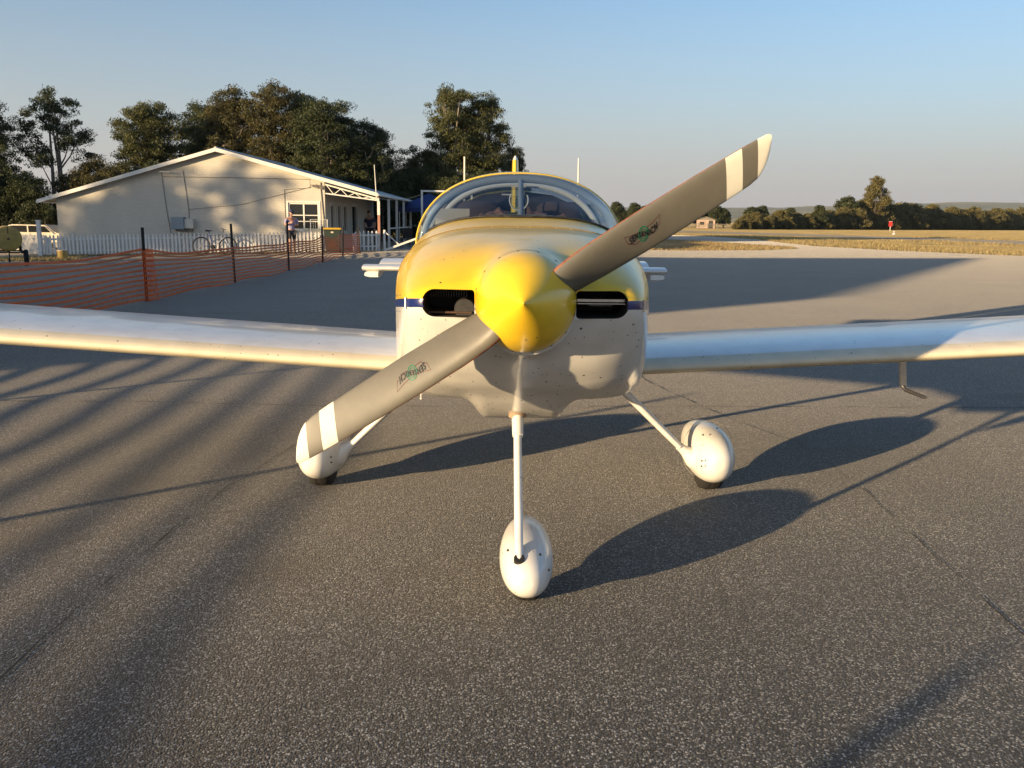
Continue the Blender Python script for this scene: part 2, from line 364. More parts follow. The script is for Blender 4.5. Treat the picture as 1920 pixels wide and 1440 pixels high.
    def mesh(s, name, mats, org=Vector((0, 0, 0)), smooth=None, fix=True):
        me = bpy.data.meshes.new(name); me.from_pydata([tuple(Vector(v)-org) for v in s.v], [], s.f)
        if not isinstance(mats, (list, tuple)): mats = [mats]
        for M in mats: me.materials.append(M)
        if len(mats) > 1: me.polygons.foreach_set('material_index', s.mi)
        if fix:
            bm = bmesh.new(); bm.from_mesh(me); bmesh.ops.recalc_face_normals(bm, faces=bm.faces); bm.to_mesh(me); bm.free()
        if smooth:
            me.polygons.foreach_set('use_smooth', [True]*len(me.polygons)); me.set_sharp_from_angle(angle=R(smooth))
        me.update()
        return me
    def build(s, name, mats, parent=None, smooth=None, label=None, org=None):
        og = org if org is not None else (ORG.get(parent.name, Vector((0, 0, 0))) if parent else Vector((0, 0, 0)))
        o = link(name, s.mesh(name, mats, Vector(og), smooth), parent); ORG[o.name] = Vector(og)
        if label: o['label'] = label
        return o
def copy_tree(o, parent=None, **k):
    c = o.copy(); col.objects.link(c); c.parent = parent
    for ch in list(o.children): copy_tree(ch, c)
    return c
def fastmesh(name, V, Q, tint=None, mats=()):
    me = bpy.data.meshes.new(name); V = np.asarray(V, np.float32); Q = np.asarray(Q, np.int32); k = Q.shape[1]
    me.vertices.add(len(V)); me.vertices.foreach_set('co', V.ravel())
    me.loops.add(Q.size); me.loops.foreach_set('vertex_index', Q.ravel())
    me.polygons.add(len(Q)); me.polygons.foreach_set('loop_start', np.arange(0, Q.size, k, dtype=np.int32))
    me.polygons.foreach_set('loop_total', np.full(len(Q), k, np.int32))
    if tint is not None:
        a = me.attributes.new('tint', 'FLOAT', 'FACE'); a.data.foreach_set('value', np.asarray(tint, np.float32))
    for M in mats: me.materials.append(M)
    me.update(calc_edges=True)
    return me
def lerp(tab, x):
    if x <= tab[0][0]: return tab[0][1]
    for (a, b), (c, d) in zip(tab, tab[1:]):
        if x <= c:
            t = (x-a)/(c-a); t = t*t*(3-2*t)*.35 + t*.65
            return b + (d-b)*t
    return tab[-1][1]
def ss(a, b, x):
    t = min(1, max(0, (x-a)/(b-a))); return t*t*(3-2*t)

# ------------------------------------------------------------------ the ground
def gz(x, y):
    """the yard by the house rises a little towards its gate"""
    a = .0237*(min(max(x, -30), -4)+12)
    a *= 1-ss(-4, 9, x)
    return a*ss(20, 31, y)*(1-ss(60, 90, y))
def sheet(name, poly, M, off, cell=None, region=(-32, 12, 18, 92), kind='structure'):
    from mathutils.geometry import delaunay_2d_cdt
    pv, _, pf = delaunay_2d_cdt([Vector(p) for p in poly], [], [list(range(len(poly)))], 1, 1e-5)[:3]
    bm = bmesh.new(); bvs = [bm.verts.new((p.x, p.y, 0)) for p in pv]
    for f in pf: bm.faces.new([bvs[i] for i in f])
    x0, x1, y0, y1 = region
    bx = [p[0] for p in poly]; by = [p[1] for p in poly]
    if cell and min(bx) < x1 and max(bx) > x0 and min(by) < y1 and max(by) > y0:
        y = y0
        while y <= y1:
            if min(by) < y < max(by): bmesh.ops.bisect_plane(bm, geom=bm.verts[:]+bm.edges[:]+bm.faces[:], plane_co=(0, y, 0), plane_no=(0, 1, 0))
            y += cell if y < 34 else cell*4
        for x in (x0, x0+2, -4, -2, 0, 1.5, 3, 4.5, 6, 7.5, 9, x1):
            if min(bx) < x < max(bx): bmesh.ops.bisect_plane(bm, geom=bm.verts[:]+bm.edges[:]+bm.faces[:], plane_co=(x, 0, 0), plane_no=(1, 0, 0))
    for v in bm.verts: v.co.z = gz(v.co.x, v.co.y)+off
    bm.normal_update()
    for f in bm.faces:
        if f.normal.z < 0: f.normal_flip()
    me = bpy.data.meshes.new(name); bm.to_mesh(me); bm.free(); me.materials.append(M)
    o = link(name, me); o['kind'] = kind
    return o
sheet('ground', [(-9000, -3000), (9000, -3000), (9000, 9000), (-9000, 9000)], M_grass, -.03, 1.0)
APRON = [(-70, -70), (70, -70), (70, 24), (44, 31), (26.1, 41.3), (22.6, 47.4), (20.6, 56), (21.2, 66), (22.6, 77), (21.5, 90), (17.7, 100), (13, 130), (6, 170),
         (0, 172), (5, 128), (9.5, 97), (12.3, 82), (14.8, 67), (17.0, 57), (17.9, 52.5), (17.2, 49.2), (14.0, 45.6), (9.5, 43.6), (4, 42.6), (0, 42.2), (0, 60), (-5, 60), (-5.2, 40), (-5.4, 31.4),
         (-9, 30.3), (-14, 27.4), (-19, 25.6), (-30, 24), (-70, 24)]
apron = sheet('apron', APRON, M_asph, 0, 1.0); ORG[apron.name] = Vector((0, 0, 0))
def joint(pts, w):
    rnd = random.Random(len(pts)); a, b = [], []; pp = []
    for (x0, y0), (x1, y1) in zip(pts, pts[1:]):
        n = max(2, int(math.hypot(x1-x0, y1-y0)/.12))
        for k in range(n): pp.append((x0+(x1-x0)*k/n+rnd.uniform(-.012, .012), y0+(y1-y0)*k/n+rnd.uniform(-.012, .012)))
    for i in range(len(pp)-1):
        d = Vector((pp[i+1][0]-pp[i][0], pp[i+1][1]-pp[i][1], 0)).normalized(); nn = Vector((-d.y, d.x, 0))*w*rnd.choice((.02, .3, .5, .8))
        p = Vector((*pp[i], .003)); a.append(p+nn); b.append(p-nn)
    mb = MB(); n = len(a); mb.add(a+b, [(i, i+1, n+i+1, n+i) for i in range(n-1)]); return mb.build('joint', mat('tar filled joint', (.055, .053, .05), .8, var=.4, vscale=30), apron)
joint([(1.67, 3.73), (1.98, 3.0), (2.0, 1.9), (1.95, 1.25), (1.9, .55), (1.88, -.4), (1.86, -2)], .0045)
joint([(1.67, 3.73), (1.3, 5.2), (1.0, 8.0), (.9, 12), (1.2, 20)], .008)
joint([(-1.4, 3.5), (-1.5, 2.6), (-1.62, 1.85), (-1.7, .8), (-1.75, -1.5)], .005)
joint([(-9, 3.9), (-3, 4.1), (-1.4, 4.0), (1.6, 4.15), (6, 4.3), (14, 4.6)], .010)
sheet('verge', [(-70, 24), (-30, 24), (-19, 25.6), (-14, 27.4), (-9, 30.3), (-5.4, 31.4), (-5.2, 40), (-5.2, 52), (-40, 52), (-70, 40)], M_sand, -.012, 1.0)
sheet('grass_island', [(17.9, 52.5), (17.2, 49.2), (14.0, 45.6), (9.5, 43.6), (4, 42.6), (0, 42.2), (0, 60), (3, 90), (9.5, 97), (12.3, 82), (14.8, 67), (17.0, 57)], M_island, -.016)
sheet('runway', [(70, 20), (40.5, 66), (40, 80), (38.5, 94), (34, 106), (20, 135), (0, 170), (14, 176), (34, 142), (43, 120), (48, 102), (53, 86), (90, 35)], M_runway, -.014)

# ------------------------------------------------------------------ the aeroplane
AX = Vector((0, 0, 1.235)); ADIR = Vector((-.012, -.30, .022)).normalized()
plane = thing('light_aircraft', 'yellow and white low wing propeller aeroplane parked nose on in the foreground', 'aeroplane', (0, 1.45, 0))

W_ = [(.03, .35), (.05, .378), (.08, .398), (.13, .415), (.2, .433), (.35, .462), (.6, .502), (.95, .546), (1.3, .556), (2.4, .55), (3.2, .44), (4, .31), (5, .16), (5.6, .05)]
HU = [(.03, .055), (.05, .078), (.08, .10), (.13, .132), (.2, .168), (.3, .208), (.45, .252), (.6, .286), (.95, .335), (1.2, .378), (1.35, .395), (1.6, .40), (3.0, .36), (3.4, .33), (4, .26), (5, .13), (5.6, .06)]
HL = [(.03, .055), (.05, .085), (.08, .122), (.13, .175), (.2, .235), (.35, .32), (.6, .385), (.95, .414), (1.5, .42), (2.6, .40), (3.5, .31), (4.6, .17), (5.6, .07)]
RC = [(.03, .172), (.1, .182), (.2, .198), (.3, .210), (.45, .20), (.7, .10), (1, .02)]
RCL = [(.03, .172), (.1, .18), (.2, .20), (.3, .235), (.45, .29), (.6, .30), (.8, .1), (1, .02)]
NU = [(.03, 2.5), (.3, 2.6), (.95, 3.0), (1.5, 2.9), (3.2, 2.4), (5.6, 2)]
NL = [(.03, 2.5), (.13, 2.9), (.3, 3.8), (.5, 5), (.95, 7.5), (2.5, 6), (5.6, 2.2)]
def zc(Y): return 1.229 - .10*min(Y, .95) - .012*max(0, Y-.95)
def fus(th, Y, off=0.):
    c, s = math.cos(th), math.sin(th); w = lerp(W_, Y)
    h, n = (lerp(HU, Y), lerp(NU, Y)) if s >= 0 else (lerp(HL, Y), lerp(NL, Y))
    r = (abs(c/w)**n + abs(s/h)**n)**(-1/n)
    rc = lerp(RC, Y) if s >= 0 else lerp(RCL, Y)
    if Y < 1:
        # the ring behind the spinner swells out of the cowl and fades aft; narrower below
        k = 9.
        if s < 0 and Y > .15: rc = rc*math.exp(-(c/ (.55))**2*ss(.15, .5, Y))
        r = (r**k + rc**k)**(1/k)
    r += off
    x, z = c*r, s*r
    if s < 0 and Y < 1.6:      # outlet tunnel below the cowl
        b = .088*ss(.34, .88, Y)*(1-ss(.95, 1.5, Y))
        z -= b*(1-ss(.15, .235, abs(x)))*ss(.0, .12, -z)
    return Vector((x, Y, zc(Y)+z))
YS = [.03, .036, .05, .065, .08, .105, .13, .165, .2, .25, .3, .36, .42, .5, .58, .66, .75, .84, .90, .95]
NT = 60
def half(a0, a1, ys):
    mb = MB(); rings = [[fus(a0+(a1-a0)*k/NT, Y) for k in range(NT+1)] for Y in ys]
    front = [Vector((p.x*.93, ys[0]-.008, zc(ys[0])+(p.z-zc(ys[0]))*.93)) for p in rings[0]]
    mb.loft([front]+rings, closed=True, cap0=True, cap1=True)
    return mb
def slot(x0, x1, zc_, hh, r, y0, y1, n=8):
    """rounded slot outline extruded front to back, narrowing inside"""
    pts = []
    for cx, cz, a0 in ((x1-r, zc_+hh-r, 0), (x0+.012, zc_+hh-.012, 90), (x0+.012, zc_-hh+.012, 180), (x1-r, zc_-hh+r, 270)):
        rr = r if cx > (x0+x1)/2 else .012
        for k in range(n+1):
            a = R(a0+90*k/n); pts.append((cx+rr*math.cos(a), cz+rr*math.sin(a)))
    return pts
def cutter():
    mb = MB()
    for sg in (-1, 1):
        p = [(sg*x, z) for x, z in slot(.168, .342, 1.2255, .046, .040, 0, 0)]
        if sg < 0: p = p[::-1]
        mb.prism(p, 'y', -.05, .30)
    o = mb.build('cut', M_cavity); return o
def boolean(o, c):
    md = o.modifiers.new('b', 'BOOLEAN'); md.operation = 'DIFFERENCE'; md.solver = 'EXACT'; md.object = c
    try: md.material_mode = 'TRANSFER'
    except Exception: pass
    dg = bpy.context.evaluated_depsgraph_get(); me = bpy.data.meshes.new_from_object(o.evaluated_get(dg))
    o.modifiers.clear(); old = o.data; o.data = me; bpy.data.meshes.remove(old)
    me.polygons.foreach_set('use_smooth', [True]*len(me.polygons)); me.set_sharp_from_angle(angle=R(32))
cut = cutter()
ucowl = half(0, math.pi, YS).build('upper_cowl', M_yel, plane, 40); lcowl = half(math.pi, 2*math.pi, YS).build('lower_cowl', M_cowlw, plane, 40)
cut.location = -ORG[plane.name] + Vector(plane.location); bpy.context.view_layer.update()
for o in (ucowl, lcowl): boolean(o, cut)
bpy.data.objects.remove(cut)
# inlet innards
for sg in (-1, 1):
    mb = MB(); p = [(sg*x, z) for x, z in slot(.172, .338, 1.2255, .042, .036, 0, 0)]
    mb.prism(p if sg > 0 else p[::-1], 'y', .27, .29); bk = mb.build('inlet_back', M_cavity, plane)
    if sg < 0:
        for k in range(15):
            MB().box((-.325+k*.0088, .16, 1.235), (-.3225+k*.0088, .268, 1.264)).build('cooling_fin', M_engine, bk)
        MB().lathe((-.205, .10, 1.200), (0, 1, 0), [(0, .022), (.0, .034), (.01, .036), (.12, .036)], 20, cap0=True).build('intake_duct', M_engine, bk, 40)
        MB().box((-.33, .09, 1.186), (-.18, .26, 1.192)).build('baffle', mat('brown baffle', (.10, .05, .025), .7, var=.5, vscale=30), bk)
    else:
        MB().box((.175, .07, 1.232), (.335, .26, 1.241)).build('baffle', M_steel, bk)
        MB().bar((.176, .068, 1.226), (.336, .068, 1.226), .003, .003).build('baffle_rod', M_steel, bk)
        MB().tube([(.21, .085, 1.226), (.22, .085, 1.219), (.29, .085, 1.219), (.30, .085, 1.226)], .004, 6).build('baffle_clip', M_engine, bk)
# blue stripe along the joint of the two cowls and down the fuselage
for sg in (0, 1):
    mb = MB(); rings = []
    ys = [.036, .05, .065, .08, .105, .13, .165, .2, .25, .3, .36, .42, .5, .6, .7, .8, .9, .95, 1.2, 1.6, 2.2, 2.8, 3.4, 4, 4.6, 5.2, 5.5]
    for Y in ys:
        w = lerp(W_, Y); ring = []
        for k in range(7):
            a = math.asin((-.0145+.029*k/6)/max(w, .03)); a = a if sg == 0 else math.pi-a
            ring.append(fus(a, Y, .0016))
        if Y == ys[0]: rings.append([Vector((p.x*.945, .0262, p.z)) for p in ring]); rings.append([Vector((p.x*.97, .0285, p.z)) for p in ring])
        rings.append(ring)
    mb.loft(rings, closed=False); mb.build('blue_stripe', M_blue, plane, 40)
    s_ = 1 if sg == 0 else -1
    p = fus(0 if sg == 0 else math.pi, .085, .003)
    MB().tube([p+Vector((0, 0, -.022)), p+Vector((0, 0, .018))], .0042, 8).build('hinge_pin', M_steel, plane, 40)
# cowl hinge line and oil door
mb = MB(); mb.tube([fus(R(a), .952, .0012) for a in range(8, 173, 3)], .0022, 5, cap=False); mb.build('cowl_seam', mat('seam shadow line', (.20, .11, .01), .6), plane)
for a in range(12, 170, 9):
    p = fus(R(a), .915, .0004); MB().lathe(p, (p-fus(R(a), .915, -.05)).normalized(), [(0, .0042), (.0012, .0042), (.0018, .002)], 8, cap1=True).build('cowl_screw', mat('dull fastener', (.35, .27, .10), .5, metal=.5), ucowl)
for sg in (0, 1):
    for Y in (.25, .38, .51, .64, .77, .88):
        for dz in (.028, -.030):
            w = lerp(W_, Y); an = math.asin(dz/w); an = an if sg == 0 else math.pi-an
            p = fus(an, Y, .0004); MB().lathe(p, ((1 if sg == 0 else -1), -.08, 0), [(0, .0038), (.0012, .0038), (.0018, .002)], 8, cap1=True).build('cowl_screw', M_steel, ucowl if dz > 0 else lcowl)
# fuselage behind the firewall
ys = [.955, 1.05, 1.15, 1.25, 1.35, 1.42, 1.5, 1.6, 1.75, 1.9, 2.1, 2.3, 2.5, 2.7, 2.9, 3.05, 3.15, 3.3, 3.6, 4, 4.4, 4.8, 5.2, 5.6]
NA = 96
def fuspart(a0, a1, name, M, drop):
    mb = MB(); n = NA//2; rings = [[fus(a0+(a1-a0)*k/n, Y) for k in range(n+1)] for Y in ys]
    for i in range(len(ys)-1):
        for k in range(n):
            q = [rings[i][k], rings[i][k+1], rings[i+1][k+1], rings[i+1][k]]; c = sum(q, Vector())/4
            if drop and 1.42 < c.y < 3.15 and c.z > 1.375: continue
            mb.add(q, [(0, 1, 2, 3)])
    o = mb.build(name, M, plane)
    bm = bmesh.new(); bm.from_mesh(o.data); bmesh.ops.remove_doubles(bm, verts=bm.verts, dist=1e-4); bmesh.ops.recalc_face_normals(bm, faces=bm.faces)
    bm.to_mesh(o.data); bm.free(); o.data.polygons.foreach_set('use_smooth', [True]*len(o.data.polygons))
    return o
fuspart(0, math.pi, 'fuselage_top', M_yel, True); fuspart(math.pi, 2*math.pi, 'fuselage_belly', M_white, False)
# cockpit floor, bulkheads, glare shield
MB().box((-.5, .97, .78), (.5, 3.2, .80)).build('cockpit_floor', M_seat, plane)
MB().box((-.40, 3.15, .8), (.40, 3.17, 1.40)).build('bulkhead', M_seat, plane)
mb = MB(); mb.loft([[Vector((math.cos(R(a))*.50*sc, Y, zc(Y)+.378*math.sin(R(a))**.75*sc-.0+dz)) for a in range(20, 161, 5)] for Y, sc, dz in ((1.30, .985, -.004), (1.42, .97, -.002), (1.50, .95, -.01), (1.52, .90, -.05))], closed=False)
gsh = mb.build('glare_shield', M_black, plane, 40)
mb = MB(); mb.prism([(x*.9, z) for x, z in [(-.50, 1.05), (.50, 1.05), (.5, 1.25), (.40, 1.38), (.2, 1.44), (-.2, 1.44), (-.40, 1.38), (-.5, 1.25)]], 'y', 1.50, 1.53); mb.build('instrument_panel', M_black, plane)
mb = MB(); mb.box((-.075, 1.40, 1.495), (-.018, 1.44, 1.535)); mb.box((-.066, 1.398, 1.503), (-.028, 1.40, 1.527)); mb.lathe((-.05, 1.42, 1.47), (0, 0, 1), [(0, .012), (.03, .01)], 8); mb.build('dash_camera', M_engine, plane)
for sx in (-1, 1):     # seats
    mb = MB()
    mb.loft([[Vector((sx*.25+.21*math.cos(R(a))*s, y, z+.0)) + Vector((0, .05*math.sin(R(a))*1., 0)) for a in range(0, 360, 20)] for y, z, s in ((2.30, .85, .9), (2.32, .88, 1), (2.45, 1.15, 1), (2.55, 1.40, .95), (2.58, 1.47, .8))], cap0=True, cap1=True)
    st = mb.build('seat', M_seat, plane, 50)
    mb = MB(); mb.loft([[Vector((sx*.25+.135*math.cos(R(a))*s, 2.60+.045*math.sin(R(a)), z)) for a in range(0, 360, 20)] for z, s in ((1.47, .75), (1.49, 1), (1.58, 1), (1.61, .75))], cap0=True, cap1=True)
    mb.build('headrest', M_pad, st, 50)
    rnd = random.Random(5+sx)
    mb = MB(); rings = []
    for i in range(41):
        t = i/40; x = sx*(.05+.40*t); zt = 1.560 - .075*t + .012*math.sin(t*11+sx)+.009*math.sin(t*23+2*sx)+.005*math.sin(t*47)
        w1, w2 = .010*math.sin(t*29+sx), .012*math.sin(t*37+1)
        rings.append([Vector((x, 2.37+w1, 1.33)), Vector((x, 2.36+w2, 1.42)), Vector((x, 2.365-w1, (1.40+zt)/2)), Vector((x, 2.375+w2*.6, zt-.018)), Vector((x, 2.395, zt)), Vector((x, 2.44, zt+.004)), Vector((x, 2.49, zt-.012)), Vector((x, 2.54, 1.40))])
    mb.loft(rings, closed=False); mb.build('draped_jacket', M_brown, st, 60)
    mb = MB(); mb.prism([(sx*.045, 1.40), (sx*.40, 1.40), (sx*.445, 1.46), (sx*.38, 1.585), (sx*.22, 1.655), (sx*.045, 1.675)], 'y', 2.78, 2.80); mb.build('rear_curtain', M_seat, plane)
MB().box((-.455, 1.95, 1.40), (-.27, 1.98, 1.555)).build('chart', M_paper, plane)
# canopy
ZT = [(1.12, 1.46), (1.2, 1.508), (1.35, 1.588), (1.55, 1.672), (1.75, 1.738), (2.0, 1.757), (2.3, 1.764), (2.6, 1.738), (2.9, 1.66), (3.2, 1.52), (3.42, 1.40)]
WC = [(1.12, .39), (1.2, .43), (1.35, .478), (1.55, .515), (1.75, .541), (2.3, .546), (2.6, .532), (2.9, .48), (3.2, .40), (3.42, .34)]
def can(a, Y, off=0.):
    w, h = lerp(WC, Y)+off, lerp(ZT, Y)-1.335+off; c, s = math.cos(a), math.sin(a); n = 2.25
    r = (abs(c/w)**n+abs(s/h)**n)**(-1/n)
    return Vector((c*r, Y, 1.335+s*r))
def canopy(name, y0, y1, k):
    mb = MB(); mb.loft([[can(math.pi*j/48, y0+(y1-y0)*i/k) for j in range(49)] for i in range(k+1)], closed=False)
    return mb.build(name, M_glass, plane, 80)
canopy('windscreen', 1.14, 1.745, 14); canopy('sliding_canopy', 1.755, 3.4, 26)
mb = MB(); mb.tube([can(math.pi*j/60, 1.75, -.030) for j in range(61)], .022, 10); rb = mb.build('roll_bar', M_bar, plane, 60)
mb = MB(); mb.loft([[can(math.pi*j/60, Y, o) for j in range(61)] for Y, o in ((1.725, .001), (1.73, .005), (1.775, .005), (1.78, .001))], closed=False); mb.build('canopy_edge_strip', M_yel, plane, 50)
mb = MB(); mb.tube([can(R(4+172*j/60), 2.58, -.026) for j in range(61)], .018, 10); mb.build('canopy_bow', M_bow, plane, 60)
mb = MB(); mb.tube([(.003, 1.75, 1.705), (.003, 1.46, 1.47)], .0135, 12); mb.build('windscreen_brace', M_bar, plane, 60)
def meet():
    out = []
    for k in range(49):
        a = R(14+152*k/48); best = None
        for q in range(120):
            Y = 1.15+.6*q/119; p = can(a, Y)
            w = lerp(W_, Y); h = lerp(HU, Y); n = lerp(NU, Y)
            zt = zc(Y) + (h*(max(0, 1-abs(p.x/w)**n))**(1/n) if abs(p.x) < w else 0)
            if p.z > zt+.003: best = p; break
        if best: out.append(best)
    return out
mb = MB(); mb.tube(meet(), .0065, 6); mb.build('windscreen_seal', M_black, plane, 60)
mb = MB(); mb.tube([(.003+.055*math.cos(R(a)), 2.40, 1.615+.06*math.sin(R(a))) for a in range(150, 395, 15)], .0055, 6); hl = mb.build('canopy_handle', M_bow, plane, 60)
MB().tube([(-.10, 2.40, 1.645), (-.04, 2.40, 1.645)], .004, 6).build('handle_catch', M_bow, hl)
MB().box((-.045, 2.50, 1.692), (.045, 2.51, 1.712)).build('placard', M_paper, plane)
# spinner
mb = MB(); Ls = .305
mb.lathe(AX+Vector((0, .012, 0)), ADIR, [(-.004, .150), (-.004, .1665), (.0, .1675), (.006, .1670)] + [(.006+(Ls-.006)*t, .1668*(1-t**1.75)) for t in [i/30 for i in range(1, 30)]] + [(Ls, .0015), (Ls+.0005, .0)], 64)
spn = mb.build('spinner', M_yel, plane, 30)
xs = ADIR.orthogonal().normalized(); ys_ = ADIR.cross(xs)
for k in range(16):
    a = R(22.5*k+9); t = .016 + (.002 if k % 2 else 0)
    r = .1668*(1-(t/Ls)**1.75)
    d = xs*math.cos(a)+ys_*math.sin(a); p = AX+Vector((0, .012, 0))+ADIR*t+d*(r-.001)
    MB().lathe(p, d, [(0, .0050), (.0022, .0050), (.003, .003)], 8, cap1=True).build('screw', M_dark, spn)
MB().lathe(AX+Vector((0, .03, 0)), ADIR, [(0, .160), (.018, .160)], 48).build('backplate', M_cavity, spn)
# propeller
RP = .923
CH = [(.12, .09), (.18, .112), (.3, .124), (.5, .130), (.7, .127), (.85, .120), (.93, .114), (1, .105)]
TW = [(.12, 50), (.2, 40), (.35, 30), (.6, 21), (.8, 17), (1, 14)]
TH = [(.12, .05), (.2, .036), (.4, .022), (.7, .013), (.9, .009), (1, .006)]
def blade_pt(u, s, side, ang, off=0.):
    """u radius fraction, s -1 (trailing) .. 1 (leading), side +1 face towards the viewer"""
    er = Vector((math.cos(ang), 0, math.sin(ang))); et = Vector((-math.sin(ang), 0, math.cos(ang))); ea = Vector((0, -1, 0))
    b = R(lerp(TW, u)); c = lerp(CH, u)/2/math.cos(b)*1.0; th = lerp(TH, u)
    lo = -1.; hi = 1.
    if u > .90:                       # raked rounded tip, longest at the leading edge
        t = (u-.90)/.10; lo = -1+1.62*(1-math.sqrt(max(0, 1-t**3.2)))
        if u > .98: hi = 1-.14*((u-.98)/.02)**2
    s2 = lo+(hi-lo)*(s+1)/2
    prof = math.sqrt(max(0, 1-s*s))*(1+.25*s)
    nrm = (.80 if side > 0 else -.20)*th*prof
    nrm += (off if side > 0 else -off)
    rr = RP*u - .026*(1-s2)*ss(.3, .6, u)
    ct = et*math.cos(b)+ea*math.sin(b); cn = ea*math.cos(b)-et*math.sin(b)
    return AX + Vector((0, -.055, 0)) + er*rr + ct*(c*s2) + cn*nrm
US = [.13, .16, .2, .25, .3, .36, .42, .48, .54, .6, .66, .72, .78, .825, .857, .888, .918, .948, .96, .971, .981, .988, .9935, .997, .9995]
SS = [math.cos(math.pi*k/16) for k in range(17)]
for ang in (R(32.6), R(212.6)):
    mb = MB(); rings = [[blade_pt(u, s, 1, ang) for s in SS]+[blade_pt(u, s, -1, ang) for s in SS[::-1][1:-1]] for u in US]
    for i in range(len(US)-1):
        um = (US[i]+US[i+1])/2; base = 1 if (.825 < um < .888 or um > .948) else 0
        n = len(rings[0])
        for k in range(n):
            mb.cur = 2 if (k in (0, n-1) and um < .93) else base
            mb.add([rings[i][k], rings[i][(k+1) % n], rings[i+1][(k+1) % n], rings[i+1][k]], [(0, 1, 2, 3)])
    mb.cur = 1; mb.add(rings[-1], [tuple(range(len(rings[-1])))]); mb.cur = 0; mb.add(rings[0], [tuple(range(len(rings[0])))])
    bl = mb.build('propeller_blade', [M_prop, M_pwhite, M_edge], plane)
    bm = bmesh.new(); bm.from_mesh(bl.data); bmesh.ops.remove_doubles(bm, verts=bm.verts, dist=1e-5); bmesh.ops.recalc_face_normals(bm, faces=bm.faces); bm.to_mesh(bl.data); bm.free()
    bl.data.polygons.foreach_set('use_smooth', [True]*len(bl.data.polygons)); bl.data.set_sharp_from_angle(angle=R(50))
    # maker's decal printed on the blade: letters, ring, winged banner
    def on(a, b, off): return blade_pt(.485+a/RP, b/(.062), 1, ang, off)
    cu = bpy.data.curves.new('t', 'FONT'); cu.body = 'SENSENICH'; cu.size = .0235; cu.align_x = 'CENTER'; cu.align_y = 'CENTER'; cu.space_character = 1.28; cu.offset = .0009
    to = bpy.data.objects.new('t', cu); col.objects.link(to); bpy.context.view_layer.update()
    tm = bpy.data.meshes.new_from_object(to.evaluated_get(bpy.context.evaluated_depsgraph_get())); bpy.data.objects.remove(to)
    mb = MB(); xs_ = [v.co.x for v in tm.vertices]
    mb.add([on(v.co.x*.78, v.co.y*(.8+1.2*min(abs(v.co.x)/.06, 1)*.35) + .0-.006*math.sin(v.co.x*40), .0016) for v in tm.vertices], [tuple(p.vertices) for p in tm.polygons]); mb.build('maker_lettering', M_dblack, bl)
    bpy.data.meshes.remove(tm)
    def ribbon(pts, w, off, M, nm, closed=True):
        mb = MB(); m_ = len(pts); a_, b_ = [], []
        for i in range(m_):
            p0, p1 = Vector(pts[i-1] if (closed or i) else pts[0]), Vector(pts[(i+1) % m_] if (closed or i < m_-1) else pts[i])
            d = (p1-p0).normalized(); nn = Vector((-d.y, d.x))*w/2; p = Vector(pts[i]); a_.append(on(*(p+nn), off)); b_.append(on(*(p-nn), off))
        mb.add(a_+b_, [(i, (i+1) % m_, m_+(i+1) % m_, m_+i) for i in range(m_ if closed else m_-1)]); mb.build(nm, M, bl)
    ring = [(.0195*math.cos(R(a)), .0205*math.sin(R(a))) for a in range(0, 360, 12)]
    ribbon(ring, .0030, .0011, M_green, 'decal_ring')
    ribbon([(.66*x, .66*y) for x, y in ring], .0022, .0013, M_green, 'decal_ring')
    for sg in (-1, 1):
        ribbon([(sg*.019, .012), (sg*.040, .0145), (sg*.072, .0245), (sg*.066, -.002), (sg*.050, -.004), (sg*.046, -.014), (sg*.019, -.013)], .0017, .0012, M_dred, 'decal_wing')
# wings
def airfoil(n=22):
    up_, lo_ = [], []
    for i in range(n+1):
        x = .5*(1-math.cos(math.pi*i/n)); t = .090
        yt = 5*t*(.2969*math.sqrt(x)-.126*x-.3516*x*x+.2843*x**3-.1036*x**4); cam_ = .012*(1-(2*x-.7)**2) if x < .85 else .012*(1-x)/.15*.0
        cam_ = .02*x*(1-x)*1.6
        up_.append((x, cam_+yt)); lo_.append((x, cam_-yt))
    return up_, lo_
AU, AL = airfoil()
def clipfoil(a, b):
    def cl(A):
        out = []
        for (x0, y0), (x1, y1) in zip(A, A[1:]):
            if x1 < a or x0 > b: continue
            for xx in (max(a, x0), min(b, x1)):
                y = y0+(y1-y0)*(xx-x0)/(x1-x0)
                if not out or xx > out[-1][0]+1e-6: out.append((xx, y))
        return out
    u, l = cl(AU), cl(AL)
    return u[::-1] + (l[1:] if a < 1e-6 else l)
WCH, WLE, WZ, DI = 1.47, 1.42, .762, math.tan(R(3.45))
def wpt(sx, span, x, y, off=0):
    return Vector((sx*span, WLE+x*WCH, WZ+DI*(span-.55)+y*WCH - (x-.25)*.025))
def wpart(sx, a, b, s0, s1, name, M, scale_tip=False, prt=None):
    foil = clipfoil(a, b); sp = [s0+(s1-s0)*i/8 for i in range(9)]; mb = MB()
    mb.loft([[wpt(sx, s, x, y) for x, y in foil] for s in sp], cap0=True, cap1=True)
    return mb.build(name, M, prt or plane, 35)
